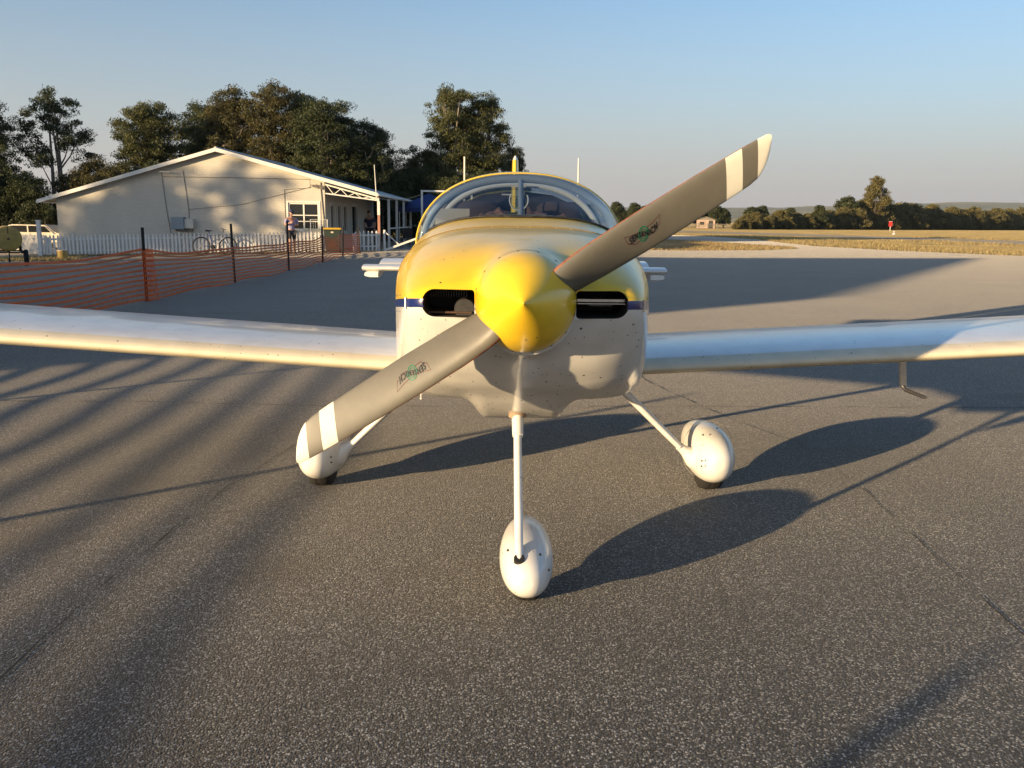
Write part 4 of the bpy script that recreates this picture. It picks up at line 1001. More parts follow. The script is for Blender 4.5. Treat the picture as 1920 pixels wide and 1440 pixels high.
def person(label, loc, rz, shirt, shorts, cap, pose):
    t = thing('person', label, 'person', loc, rz)
    H = Vector((0, 0, 0))
    J = {'pelvis': ((0, 0, .90), (.135, .10)), 'waist': ((0, 0, 1.05), (.125, .095)), 'chest': ((0, -.02, 1.25), (.15, .11)), 'neck0': ((0, -.01, 1.40), (.07, .065)), 'neck': ((0, -.03, 1.48), .052)}
    E_ = [('pelvis', 'waist'), ('waist', 'chest'), ('chest', 'neck0'), ('neck0', 'neck')]
    for s, k in ((-1, 'l'), (1, 'r')):
        kn, an = pose['knee'+k], pose['ankle'+k]
        J['hip'+k] = ((s*.095, 0, .84), .09); J['knee'+k] = (kn, .058); J['calf'+k] = (tuple(Vector(kn)*.6+Vector(an)*.4+Vector((0, .02, 0))), .056); J['ankle'+k] = (an, .038); J['toe'+k] = ((an[0], an[1]-.15, .035), .033)
        J['sh'+k] = ((s*.185, -.01, 1.37), .062); J['el'+k] = (pose['el'+k], .043); J['wr'+k] = (pose['wr'+k], .030)
        E_ += [('pelvis', 'hip'+k), ('hip'+k, 'knee'+k), ('knee'+k, 'calf'+k), ('calf'+k, 'ankle'+k), ('ankle'+k, 'toe'+k), ('chest', 'sh'+k), ('sh'+k, 'el'+k), ('el'+k, 'wr'+k)]
    body = skinned('body', J, E_, M_skin, t, None)
    # head, face and hands belong to the same surface
    mb = MB(); tilt = pose.get('tilt', 0); hc = Vector((0, -.05-.03*math.sin(tilt), 1.585)); rot = Matrix.Rotation(tilt, 3, 'X')
    rings = []
    for i in range(13):
        a = math.pi*i/12; z = -math.cos(a)*.115; r = math.sin(a)
        ring = []
        for k in range(18):
            b = 2*math.pi*k/18; x = .076*r*math.cos(b)*(1 if z > -.03 else .86); y = .098*r*math.sin(b)
            if math.sin(b) < -.8 and -.05 < z < .02: y -= .022*(1-abs(z+.015)/.05)      # nose
            if math.sin(b) < -.85 and z < -.07: y -= .008
            ring.append(hc+rot @ Vector((x, y, z)))
        rings.append(ring)
    mb.loft(rings)
    for s, k in ((-1, 'l'), (1, 'r')):
        mb.tube([hc+rot @ Vector((s*.074, .0, .0)), hc+rot @ Vector((s*.088, .012, .018)), hc+rot @ Vector((s*.080, .0, -.03))], [.012, .016, .008], 6)
        w, e = Vector(pose['wr'+k]), Vector(pose['el'+k]); d = (w-e).normalized(); sd_ = d.cross(Vector((0, 1, .2))).normalized(); up_ = d.cross(sd_)
        mb.tube([w-d*.01, w+d*.04, w+d*.085], [.028, .040, .036], 8, flat=.5)
        for f in range(4):
            b0 = w+d*.08+sd_*(f-1.5)*.019*1; ln = (.062, .075, .07, .055)[f]
            mb.tube([b0, b0+d*ln*.5-up_*.012, b0+d*ln*.8-up_*.035], [.0095, .009, .007], 6)
        b0 = w+d*.03+sd_*.035; mb.tube([b0, b0+d*.03+sd_*.02-up_*.01, b0+d*.055+sd_*.018-up_*.028], [.012, .010, .008], 6)
    hm = mb.mesh('h', M_skin, smooth=60); bm = bmesh.new(); bm.from_mesh(body.data); bm.from_mesh(hm); bm.to_mesh(body.data); bm.free(); bpy.data.meshes.remove(hm)
    body.data.polygons.foreach_set('use_smooth', [True]*len(body.data.polygons))
    def cloth(nm, ks, es, k, M, over={}):
        Jc = {q: (over.get(q, J[q][0]), tuple(r*k for r in J[q][1]) if isinstance(J[q][1], tuple) else J[q][1]*k) for q in ks}
        return skinned(nm, Jc, es, M, t, None)
    half_ = {q: tuple(Vector(J['sh'+q[-1]][0])*.05+Vector(J['el'+q[-1]][0])*.95) for q in ('ell', 'elr')}
    cloth('shirt', ['waist', 'pelvis', 'chest', 'neck0', 'shl', 'shr', 'ell', 'elr'], [('pelvis', 'waist'), ('waist', 'chest'), ('chest', 'neck0'), ('chest', 'shl'), ('chest', 'shr'), ('shl', 'ell'), ('shr', 'elr')], 1.24, shirt, half_)
    hk = {q: tuple(Vector(J['hip'+q[-1]][0])*.15+Vector(J[q][0])*.85) for q in ('kneel', 'kneer')}
    cloth('shorts', ['pelvis', 'hipl', 'hipr', 'kneel', 'kneer'], [('pelvis', 'hipl'), ('pelvis', 'hipr'), ('hipl', 'kneel'), ('hipr', 'kneer')], 1.25, shorts, hk)
    mb = MB(); rings = [[hc+rot @ Vector((.083*math.cos(R(a))*c, .106*math.sin(R(a))*c+.004, .03+z)) for a in range(0, 360, 20)] for z, c in ((-.0, 1.0), (.03, 1), (.06, .87), (.085, .6), (.095, .2))]
    mb.loft(rings, cap1=True)
    if cap: mb.loft([[hc+rot @ Vector((x, y, .032+dz)) for x, y in ((-.07, -.06), (-.055, -.15), (0, -.175), (.055, -.15), (.07, -.06))] for dz in (0, .008)], closed=True, cap0=True, cap1=True)
    mb.build('cap' if cap else 'hair', M_navy if cap else M_hair, t, 50, org=Vector((0, 0, 0)))
    for k in 'lr':
        an = pose['ankle'+k]; mb = MB(); mb.loft([[Vector((an[0]+.05*math.cos(R(a))*s, y, .008+max(0, (h+.045*math.sin(R(a)))*s))) for a in range(0, 360, 30)] for y, s, h in ((an[1]+.07, .6, .04), (an[1]+.03, 1, .05), (an[1]-.08, 1, .035), (an[1]-.17, .85, .03), (an[1]-.20, .4, .02))], cap0=True, cap1=True); mb.build('shoe', M_black, t, 60, org=Vector((0, 0, 0)))
    return t
pz = gz(-8.45, 31.3)
person('person in lavender shirt, dark shorts and cap looking down beside the picket fence', (-8.45, 31.2, pz), R(35), M_shirt, M_shorts, True,
       dict(kneel=(-.10, -.06, .47), kneer=(.11, .02, .47), anklel=(-.11, -.02, .08), ankler=(.12, .06, .08), ell=(-.27, -.06, 1.12), wrl=(-.13, -.26, 1.20), elr=(.27, .02, 1.10), wrr=(.14, -.22, 1.13), tilt=.45))
person('person in dark navy clothes standing in the shade under the verandah', (-6.55, 38.4, .13), R(-10), M_navy, M_navy, False,
       dict(kneel=(-.10, -.01, .47), kneer=(.10, -.01, .47), anklel=(-.11, .02, .08), ankler=(.11, .02, .08), ell=(-.25, .02, 1.12), wrl=(-.25, -.05, .88), elr=(.25, .02, 1.12), wrr=(.25, -.05, .88), tilt=.1))

# ------------------------------------------------------------------ things round the yard
t = thing('wheelie_bin', 'dark wheelie bin with a yellow lid behind the barrier mesh', 'bin', (-7.0, 31.9, gz(-7, 31.9)), R(8)); O = Vector((0, 0, 0))
mb = MB(); mb.loft([[Vector((sx*w, sy*d, z)) for sx, sy in ((-1, -1), (1, -1), (1, 1), (-1, 1))] for z, w, d in ((.06, .24, .25), (.12, .26, .27), (.88, .31, .34), (.92, .335, .36))], cap0=True, cap1=True); mb.build('bin_body', M_bin, t, org=O)
mb = MB(); mb.loft([[Vector((sx*w, sy*d, z)) for sx, sy in ((-1, -1), (1, -1), (1, 1), (-1, 1))] for z, w, d in ((.922, .345, .38), (.955, .345, .38), (.985, .30, .33))], cap0=True, cap1=True); mb.build('bin_lid', M_lid, t, org=O)
for sx in (-1, 1): MB().lathe((sx*.26-.03, .28, .10), (1, 0, 0), [(0, .10), (.06, .10)], 16, cap0=True, cap1=True).build('wheel', M_rubber, t, org=O)
MB().tube([(-.28, .40, .90), (-.28, .43, .94), (.28, .43, .94), (.28, .40, .90)], .016, 8).build('bin_handle', M_bin, t, org=O)
MB().box((-.05, -.3445, .78), (.05, -.335, .84)).build('bin_sticker', M_paper, t, org=O)
t = thing('cooler_box', 'cream box standing behind the picket fence under the gable window', 'box', (-7.9, 32.9, gz(-7.9, 32.9)))
mb = MB(); mb.box((-.38, -.2, .10), (.38, .2, .88)); mb.build('box_body', M_wallc, t, org=O); MB().box((-.40, -.22, .882), (.40, .22, .95)).build('box_lid', mat('pale green lid', (.50, .52, .40), .6), t, org=O)
for sx in (-1, 1): MB().box((sx*.33-.03, -.18, 0), (sx*.33+.03, .18, .098)).build('foot', M_dark, t, org=O)
# white tubular side gate at the end of the fence
t = thing('gate_frame', 'slim white tubular gate frame between picket fence and bin', 'gate', (-7.35, 32.4, gz(-7.4, 32.4)))
mb = MB(); mb.tube([(-.62, 0, 0), (-.62, 0, 1.30), (.05, 0, 1.30), (.05, 0, 0)], .022, 8); mb.build('frame', M_trim, t, org=O)
for k in range(6): MB().tube([(-.52+.095*k, 0, .1), (-.52+.095*k, 0, 1.28)], .006, 6).build('rod', M_trim, t, org=O)
MB().tube([(-.6, 0, .1), (.03, 0, .1)], .012, 6).build('rail', M_trim, t, org=O)
# boom gate
t = thing('boom_gate', 'white boom pole with brace slanting up beside the verandah post', 'gate', (-5.15, 33.3, gz(-5.1, 33.3)))
MB().box((-.04, -.04, 0), (.04, .04, .86)).build('post', M_trim, t, org=O); MB().bar((0, -.06, .03), (1.85, -.06, .72), .07, .08).build('boom', M_trim, t, org=O); MB().bar((.03, -.02, .78), (.58, -.02, .28), .03, .04).build('brace', M_trim, t, org=O)
# white goal frame and gazebo
t = thing('goal_frame', 'white tubular frame standing left of the canopy', 'frame', (-4.25, 40.0, .15))
for x, y in ((0, 0), (2.4, .2)): MB().box((x-.045, y-.045, -.2), (x+.045, y+.045, 2.62)).build('upright', M_trim, t, org=O)
MB().bar((-.05, -.02, 2.66), (2.45, .2, 2.66), .09, .08).build('crossbar', M_trim, t, org=O)
t = thing('gazebo', 'blue peaked gazebo behind the white frame', 'gazebo', (-4.4, 45.5, .12))
mb = MB(); mb.add([(-1.5, -1.5, 1.95), (1.5, -1.5, 1.95), (1.5, 1.5, 1.95), (-1.5, 1.5, 1.95), (0, 0, 2.75), (-1.5, -1.5, 1.72), (1.5, -1.5, 1.72), (1.5, 1.5, 1.72), (-1.5, 1.5, 1.72)], [(0, 1, 4), (1, 2, 4), (2, 3, 4), (3, 0, 4), (5, 6, 1, 0), (6, 7, 2, 1), (7, 8, 3, 2), (8, 5, 0, 3)]); mb.build('canopy_cloth', M_tarp, t, org=O)
for sx in (-1, 1):
    for sy in (-1, 1): MB().tube([(sx*1.45, sy*1.45, 0), (sx*1.45, sy*1.45, 1.9)], .025, 8).build('leg', M_trim, t, org=O)
# yard fence beyond the verandah
t = thing('pipe_fence', 'low pipe rail fence with uprights beyond the verandah', 'fence', (-5.2, 41.5, .14))
for k in range(9): MB().box((.15+.42*k-.02, -.02, 0), (.15+.42*k+.02, .02, .98)).build('upright', M_dull, t, org=O)
for z in (.12, 1.0): MB().box((.1, -.021, z-.02), (3.6, .019, z+.02)).build('rail', M_dull, t, org=O)
# dark outdoor chairs under the trees
def chair(loc, rz, label):
    t = thing('chair', label, 'chair', loc, rz, 'dark chairs by the verandah')
    MB().box((-.23, -.23, .41), (.23, .23, .45)).build('seat', M_black, t, org=O); mb = MB(); mb.loft([[Vector((sx, y, z)) for sx in (-.22, .22)]+[Vector((sx, y+.02, z)) for sx in (.22, -.22)] for y, z in ((.22, .47), (.27, .70), (.31, .92))], cap0=True, cap1=True); mb.build('backrest', M_black, t, org=O)
    for sx in (-1, 1):
        for sy in (-1, 1): MB().tube([(sx*.2, sy*.2, .41), (sx*.23, sy*.24, 0)], .014, 6).build('leg', M_dark, t, org=O)
chair((-4.7, 37.2, .15), R(200), 'dark outdoor chair nearest the boom gate'); chair((-4.0, 38.6, .13), R(150), 'dark outdoor chair under the white frame')
# yellow tank trailer at the left edge
tz = gz(-14.3, 22.3)
t = thing('tank_trailer', 'round ended yellow tank on a small trailer at the left edge', 'trailer', (-14.30, 22.2, tz), R(31))
mb = MB(); mb.lathe((0, -.0, .80), (0, 1, 0), [(-.03, .05), (-.02, .25), (.0, .335), (.03, .355), (1.5, .355), (1.53, .335), (1.55, .05)], 40, cap0=True, cap1=True); mb.build('tank', M_tank, t, 40, org=O)
mb = MB(); mb.lathe((0, -.028, .80), (0, -1, 0), [(0, .03), (.03, .03), (.035, .02)], 12, cap1=True); mb.bar((-.004, -.035, .95), (-.004, -.035, 1.13), .02, .01); mb.build('tank_fitting', M_dark, t, org=O)
mb = MB(); mb.box((-.36, .1, .38), (-.30, 1.5, .44)); mb.box((.30, .1, .38), (.36, 1.5, .44)); mb.box((-.30, .1, .39), (.30, .18, .43)); mb.box((-.30, 1.4, .39), (.30, 1.48, .43)); mb.bar((0, 1.48, .41), (.05, 2.9, .36), .07, .06); mb.build('chassis', M_post, t, org=O)
for y in (.35,):
    for sx in (-1, 1): MB().lathe((sx*.42-.06, y, .24), (1, 0, 0), [(0, .10), (0, .2), (.02, .24), (.10, .24), (.12, .2), (.12, .10)], 24, cap0=True, cap1=True).build('wheel', M_rubber, t, 40, org=O)
for sx in (-1, 1): MB().box((sx*.30-.03, .5, .44), (sx*.30+.03, 1.1, .60)).build('cradle', M_post, t, org=O)
MB().tube([(.05, 2.8, .36), (.05, 2.8, .10)], .02, 8).build('jockey_leg', M_post, t, org=O); MB().lathe((.02, 2.8, .07), (1, 0, 0), [(0, .07), (.05, .07)], 14, cap0=True, cap1=True).build('jockey_wheel', M_rubber, t, org=O)
t = thing('drum', 'short cream drum standing by the left end of the fence', 'drum', (-15.35, 27.2, gz(-15.35, 27.2)))
MB().lathe((0, 0, 0), (0, 0, 1), [(0, .155), (.01, .165), (.11, .163), (.115, .170), (.125, .170), (.13, .163), (.24, .163), (.245, .170), (.255, .170), (.26, .163), (.33, .162)], 24, cap0=True).build('drum_body', M_tank, t, 30, org=O)
MB().lathe((0, 0, .33), (0, 0, 1), [(0, .172), (.025, .172), (.025, .15), (.012, .148), (.012, .0)], 24).build('drum_rim', M_wallc, t, 30, org=O)
# pale parked vehicle behind the pickets at far left
vz_ = gz(-22.5, 39)
t = thing('parked_car', 'low cream car parked behind the pickets at far left', 'car', (-23.1, 40.2, vz_), R(4))
Mc = paint('cream car paint', (.70, .62, .48)); body = [(-2.0, .35), (2.0, .35), (2.05, .62), (1.9, .80), (1.15, .86), (.75, 1.22), (-.9, 1.25), (-1.5, .90), (-2.0, .82), (-2.08, .5)]
mb = MB(); mb.prism(body, 'y', -.78, .78); b_ = mb.build('body', Mc, t, org=O)
bm = bmesh.new(); bm.from_mesh(b_.data); bmesh.ops.bevel(bm, geom=bm.edges[:], offset=.06, segments=2, affect='EDGES'); bm.to_mesh(b_.data); bm.free()
for pts in ([(.98, .88), (.70, 1.17), (-.05, 1.19), (-.05, .88)], [(-.12, .88), (-.12, 1.19), (-.85, 1.19), (-1.2, .90)]):
    MB().prism(pts, 'y', -.786, -.781).build('side_window', M_pane, t, org=O)
for x in (-1.25, 1.25):
    for y in (-.72, .56):
        w = MB().lathe((x, y, .31), (0, 1, 0), [(0, .18), (-.005, .28), (.02, .31), (.14, .31), (.16, .28)], 24, cap0=True, cap1=True).build('wheel', M_rubber, t, 40, org=O)
        MB().lathe((x, y-.008, .31), (0, 1, 0), [(0, .02), (-.005, .17), (.01, .18)], 20, cap0=True).build('hubcap', M_steel, w, 40, org=O)

# ------------------------------------------------------------------ trees
def tree_meshes(seed, H, W, clear, nl, leaf, per, leafM, barkM, droop=.5, lr=.23, trunks=1, top=.55, clump=.34, dens=1., tr=.16, blobs=None, twig=True):
    """returns (trunk mesh, crown mesh): limbs reach out to lobes, lobes hold clumps, clumps hold leaf-sized faces"""
    rg = np.random.default_rng(seed); rnd = random.Random(seed)
    lob = []
    if blobs: lob = [(Vector((x, y, z)), r) for x, y, z, r in blobs]
    else:
        for i in range(nl):
            f = (i+.5)/nl; z = clear+(H-clear)*(.12+.80*f)
            env = W/2*math.sin(math.pi*min(1, (.22+.78*(z-clear)/(H-clear))**top))**.6
            r = W*lr*rnd.uniform(.75, 1.2); a = i*2.4+rnd.uniform(-.5, .5); q = max(0, env-r*.6)*math.sqrt(rnd.uniform(.25, 1))
            z = min(z, H-r*.8)
            lob.append((Vector((q*math.cos(a), q*math.sin(a), z)), r))
    mb = MB(); roots = []
    for k in range(trunks):
        a = rnd.uniform(0, 6.3); off = Vector((math.cos(a), math.sin(a), 0))*(.25*(trunks > 1)); lean = Vector((rnd.uniform(-.5, .5), rnd.uniform(-.4, .4), 0))*(1+.8*(trunks > 1))*H*.08
        pts = [off+lean*t*t+Vector((math.sin(t*5+k)*.06, math.cos(t*4)*.05, H*.86*t)) for t in [i/9 for i in range(10)]]
        mb.tube(pts, [tr*(1-.82*i/9)*(1.35 if i == 0 else 1) for i in range(10)], 8); roots.append(pts)
    P, D, T, S = [], [], [], []
    for c, r in lob:
        pts = min(roots, key=lambda q: min((p-c).length for p in q)); zb = max(clear*.45, c.z-max(.8, (Vector((c.x, c.y)).length)*1.3))
        p0 = min(pts, key=lambda p: abs(p.z-zb)); mid = p0*.45+c*.55+Vector((0, 0, -.10*(c-p0).length))
        mb.tube([p0, mid, c], [tr*.38, tr*.24, tr*.10], 6, cap=False)
        ncl = max(5, int(dens*26*(r/1.0)**1.6))
        for j in range(ncl):
            d = rg.normal(size=3); d /= np.linalg.norm(d); q = np.array(c)+d*r*(.45+.60*rg.random()**.6)*np.array([1, 1, .82])
            if q[2] < clear*.6: continue
            if twig and j % 3 == 0: mb.tube([c, (c+Vector(q))/2+Vector((0, 0, -.05)), Vector(q)], [tr*.09, tr*.06, tr*.03], 4, cap=False)
            n = int(per*rg.uniform(.6, 1.4)); rc = clump*rg.uniform(.7, 1.35)
            pp = rg.normal(size=(n, 3)); pp *= (rc*rg.random((n, 1))**.5/np.maximum(np.linalg.norm(pp, axis=1, keepdims=True), 1e-6)); pp *= np.array([1.05, 1.05, .75])
            P.append(q+pp); dd = rg.normal(size=(n, 3)); dd[:, 2] -= droop*1.6; D.append(dd)
            T.append(np.clip(rg.normal(.30+.45*rg.random(), .16, n), 0, 1)); S.append(leaf*rg.uniform(.6, 1.3, n))
    P, D, T, S = np.concatenate(P), np.concatenate(D), np.concatenate(T), np.concatenate(S)
    D /= np.linalg.norm(D, axis=1, keepdims=True)
    B = np.cross(D, rg.normal(size=D.shape)); B /= np.maximum(np.linalg.norm(B, axis=1, keepdims=True), 1e-6)
    S = S[:, None]; wd = .34
    V = np.stack([P-D*S*.5, P+B*S*wd*.5-D*S*.08, P+D*S*.5, P-B*S*wd*.5-D*S*.08], 1).reshape(-1, 3)
    Q = np.arange(len(V)).reshape(-1, 4)
    return mb.mesh('trunk', barkM, smooth=60, fix=False), fastmesh('crown', V, Q, T, [leafM])
def plant_tree(name, label, ms, loc, rz=0, group=None, sc=1., cat='tree'):
    t = thing(name, label, cat, loc, rz, group); t.scale = (sc, sc, sc) if not isinstance(sc, tuple) else sc
    link('trunk', ms[0], t); link('crown', ms[1], t)
    return t
GB = 'trees behind the clubhouse'
mA = tree_meshes(1, 8.4, 4.6, 3.6, 11, .135, 110, L_dark, M_bark, droop=.6, lr=.155, trunks=3, clump=.30, dens=.95, tr=.13)
mB = tree_meshes(2, 8.1, 5.2, 1.4, 17, .13, 125, L_olive, M_bark2, droop=.9, lr=.20, clump=.36, tr=.17)
mC = tree_meshes(3, 9.2, 4.6, 2.2, 16, .13, 125, L_brown, M_bark, droop=.7, lr=.20, trunks=2, clump=.34, tr=.16)
mD = tree_meshes(4, 8.2, 5.0, 2.0, 15, .135, 125, L_dark, M_bark, droop=.5, lr=.21, trunks=2, clump=.36, tr=.16)
mE = tree_meshes(5, 10.2, 4.3, 1.2, 20, .135, 130, L_olive, M_bark, droop=1.3, lr=.215, trunks=3, top=.75, clump=.38, tr=.14)
mF = tree_meshes(6, 6.4, 3.2, 2.4, 8, .125, 60, L_dark, M_bark, droop=.5, lr=.15, trunks=2, clump=.26, dens=.7, tr=.08)
mG = tree_meshes(7, 6.0, 3.4, 1.0, 10, .135, 110, L_green, M_bark2, droop=.7, lr=.22, clump=.34, tr=.11)
mH = tree_meshes(8, 4.2, 3.8, .5, 11, .135, 120, L_brown, M_bark2, droop=.6, lr=.24, clump=.36, tr=.10)
mI = tree_meshes(9, 4.4, 4.6, .3, 12, .145, 120, L_dark, M_bark2, droop=.6, lr=.24, clump=.40, tr=.10)
mK = tree_meshes(12, 9.0, 5.4, 2.5, 15, .15, 75, L_olive, M_bark, droop=.6, lr=.19, trunks=2, clump=.36, dens=.62, tr=.13)
plant_tree('gum_tree', 'open crowned gum tree with pale forked trunks left of the roof', mA, (-26.3, 49, 0), 4.4, GB, (1.2, 1.2, 1.02))
plant_tree('gum_tree', 'tall dark gum tree at the left edge of the picture', mD, (-29.2, 46, 0), 2.0, GB, 1.0)
plant_tree('gum_tree', 'dark gum with thin trunks between the left edge and the open gum', mF, (-27.0, 43, 0), 1.0, GB, (1.1, 1.1, .95))
plant_tree('round_tree', 'broad rounded olive green tree above the left roof slope', mB, (-21.3, 50, 0), 0, GB, (1.2, 1.2, 1.0))
plant_tree('round_tree', 'smaller olive tree tucked beside the rounded olive tree', mB, (-18.6, 54, 0), 2.2, GB, (1.05, 1.05, .98))
plant_tree('gum_tree', 'dark gum filling the dip between olive tree and bronze gum', mD, (-19.9, 56, 0), 1.1, GB, (1.2, 1.2, 1.06))
plant_tree('gum_tree', 'bronze tinted tall gum just left of the roof peak', mC, (-16.8, 52, 0), 0, GB, (1.25, 1.25, 1.0))
plant_tree('gum_tree', 'tallest bronze gum directly behind the roof peak', mC, (-14.3, 51.5, 0), 2.7, GB, (1.2, 1.2, 1.03))
plant_tree('gum_tree', 'tall green brown gum right of the roof peak', mB, (-12.7, 52.5, 0), 1.2, GB, (1.1, 1.1, 1.12))
plant_tree('gum_tree', 'wide dark gum with white limbs above the right roof slope', mD, (-10.9, 50, 0), .3, GB, (1.25, 1.25, 1.0))
plant_tree('gum_tree', 'dark gum crown between the wide dark gum and the mast', mD, (-9.0, 53, 0), 1.7, GB, (1.0, 1.0, .90))
plant_tree('gum_tree', 'spindly sparse gum with bare pale branches above the verandah', mF, (-7.9, 50, 0), 0, GB, (1.0, 1.0, .98))
plant_tree('gum_tree', 'tall weeping olive gum left of the canopy, left of a pair', mE, (-3.75, 55, 0), 0, GB, (1.2, 1.2, 1.0))
plant_tree('gum_tree', 'tall weeping olive gum left of the tail fin, right of a pair', mE, (-1.75, 56, 0), 2.4, GB, (1.15, 1.15, .97))
plant_tree('gum_tree', 'small dark gum peeping out right of the tail fin', mD, (.25, 62, 0), .8, GB, (.6, .6, .82))
plant_tree('young_tree', 'fresh green young tree standing between verandah and weeping gums', mG, (-6.3, 55, 0), 0, GB, (1.15, 1.15, 1.0))
plant_tree('young_tree', 'darker young tree touching the left weeping gum', mG, (-5.0, 58, 0), 1.9, GB, (1.15, 1.15, 1.0))
for i, (x, y, ms, sc, lb) in enumerate([
    (-22.6, 46, mH, 1.05, 'bronze shrub showing above the left eave'), (-24.4, 47, mH, .9, 'bronze shrub at the foot of the open gum'),
    (-20.3, 48, mI, 1.0, 'dark shrub behind the left roof slope'), (-27.5, 44, mI, .95, 'dark shrub behind the yellow tank'),
    (-25.5, 44, mI, .8, 'dark shrub behind the parked cream car'), (-30.5, 47, mI, 1.2, 'large dark shrub filling the left edge'),
    (-17.4, 50, mI, 1.15, 'dark shrub left of the roof peak behind the ridge'), (-8.6, 51, mI, 1.15, 'dark shrub behind the right roof slope'),
    (-7.0, 52, mI, 1.0, 'dark shrub behind the verandah roof end'), (-5.4, 53, mI, 1.05, 'dark shrub behind the white frame'),
    (-3.6, 52, mI, .9, 'dark shrub behind the blue gazebo'), (-1.8, 53, mI, 1.0, 'dark shrub low behind the canopy'), (-9.8, 56, mI, 1.2, 'dark shrub far behind the sparse gum')]):
    plant_tree('shrub', lb, ms, (x, y, 0), i*1.3, 'shrubs behind the clubhouse', sc, 'shrub')

# guessed trees and hangar, unseen up-sun left of camera, placed to throw the long shadows
GS = 'guessed gum trees out of frame to the left'
for i, (x, y, ms, sc) in enumerate([(-50.4, 8, mK, (1.0, 1.0, 1.0)), (-47.3, 6, mK, (.95, .95, 1.04)), (-44.8, 9, mA, (1.0, 1.0, 1.0)), (-42.9, 7, mA, (1.05, 1.05, 1.10)), (-52.5, 3, mD, (1.1, 1.1, 1.05)), (-40.6, 6, mF, (1.2, 1.2, 1.16)),
    (-33, 3, mI, 1.1), (-36.5, 1, mI, 1.25), (-39.5, 5, mH, 1.25), (-30.5, 8, mI, .95),
    (-45.5, -33.5, mF, (1.1, 1.1, .97)), (-48.0, -38.5, mF, (1.3, 1.3, 1.06)), (-52, -30, mA, (1, 1, .80))]):
    plant_tree('gum_tree', 'unseen gum tree guessed out of frame to cast a shadow across the scene', ms, (x, y, 0), i*.9, GS, sc)
e1 = Vector((-.556, -.831, 0)); e2 = Vector((-.831, .556, 0)); c0 = Vector((-17.3, 5.3, 0)); ZV = Vector((0, 0, 1))
hg = thing('hangar', 'unseen grey skillion hangar guessed out of frame and shaped to shadow the apron', 'hangar', tuple(c0+e1*13.5+e2*4.5))
LH, WH, H1, H2 = 27., 9., 6.5, 4.5  # unseen hangar, its plan and heights chosen for the wedge shadow on the apron
pA, pB, pC, pD = c0, c0+e1*LH, c0+e1*LH+e2*WH, c0+e2*WH
def wall(p, q, h0, h1):
    n = (q-p).cross(ZV).normalized()*.06
    mb = MB(); mb.loft([[p, q, q+ZV*h1, p+ZV*h0], [p+n, q+n, q+n+ZV*h1, p+n+ZV*h0]], cap0=True, cap1=True); return mb.build('wall', M_roof, hg)
wall(pA, pB, H1, H1); wall(pB, pC, H1, H2); wall(pC, pD, H2, H2); wall(pD, pA, H2, H1)
mb = MB(); mb.loft([[pA+ZV*(H1+.01), pB+ZV*(H1+.01), pC+ZV*(H2+.01), pD+ZV*(H2+.01)], [pA+ZV*(H1+.1), pB+ZV*(H1+.1), pC+ZV*(H2+.1), pD+ZV*(H2+.1)]], cap0=True, cap1=True); mb.build('roof', M_roof, hg)
for k in range(3):
    p = c0+e1*(3+8*k); n = e2*-.03
    mb = MB(); q = p+e1*6; mb.loft([[p+n, q+n, q+n+ZV*4.6, p+n+ZV*4.6], [p+n*3, q+n*3, q+n*3+ZV*4.6, p+n*3+ZV*4.6]], cap0=True, cap1=True); mb.build('sliding_door', M_grey, hg)

# ------------------------------------------------------------------ far side of the airfield
fb = [tree_meshes(20+k, 6.5, 8.0, .2, 14, .5, 34, L_scrub, M_bark2, droop=.2, lr=.185, clump=.7, dens=.6, tr=.18, twig=False) for k in range(4)]
ft = [tree_meshes(30, 12.5, 7.5, 4.6, 12, .50, 40, L_scrub, M_bark2, droop=.3, lr=.17, clump=.65, dens=.6, tr=.28, twig=False),
      tree_meshes(31, 8.0, 7.0, 1.2, 10, .55, 38, L_dark, M_bark2, droop=.3, lr=.22, clump=.75, dens=.6, tr=.22, twig=False),
      tree_meshes(32, 6.0, 4.2, .6, 8, .5, 38, L_dark, M_bark2, droop=.2, lr=.25, clump=.6, dens=.8, tr=.18, twig=False)]
rnd = random.Random(77)
LB = 'olive scrub bush in the long belt across the far side of the field'
for row in range(3):
    for k in range(46):
        u = (k+rnd.uniform(-.3, .3))/45; x, y = 50+156*u+row*5*.7, 190+144*u+row*6
        s = .50+.42*ss(.12, .30, u) + .10*row; s *= rnd.uniform(.80, 1.2)*(.75 if row == 0 else 1)
        plant_tree('scrub_bush', LB, fb[(k+row*2) % 4], (x, y, -.2), rnd.uniform(0, 6), 'scrub belt across the field', (s*1.05, s*1.05, s*rnd.uniform(.85, 1.05)), 'bush')
for k in range(16):
    x = 36+2.6*k+rnd.uniform(-1, 1); y = 236+rnd.uniform(-6, 12); s = rnd.uniform(.66, .86)
    plant_tree('field_tree', 'dark rounded tree in the row behind the far shed', ft[1], (x, y, -.1), rnd.uniform(0, 6), 'tree row behind the far shed', (s, s, s*rnd.uniform(.85, 1.1)))
for k in range(10):
    x = 10+3.0*k+rnd.uniform(-1, 1); y = 250+rnd.uniform(-6, 12); s = rnd.uniform(.6, .85)
    plant_tree('field_tree', 'dark far tree half hidden behind canopy and propeller', ft[1], (x, y, -.1), rnd.uniform(0, 6), 'far trees behind the canopy', (s, s, s*1.0))
plant_tree('tall_gum', 'tall lone gum standing above the scrub belt', ft[0], (99.5, 236, 0), .6, None, (1.0, 1.0, 1.12))
plant_tree('tall_gum', 'lower dark gum leaning on the left of the tall lone gum', ft[1], (91.5, 235, 0), .9, None, (1.25, 1.25, 1.05))
plant_tree('round_tree', 'small round dark tree alone left of the tall lone gum', ft[2], (77.5, 216, 0), .2, None, (1.05, 1.05, .95))
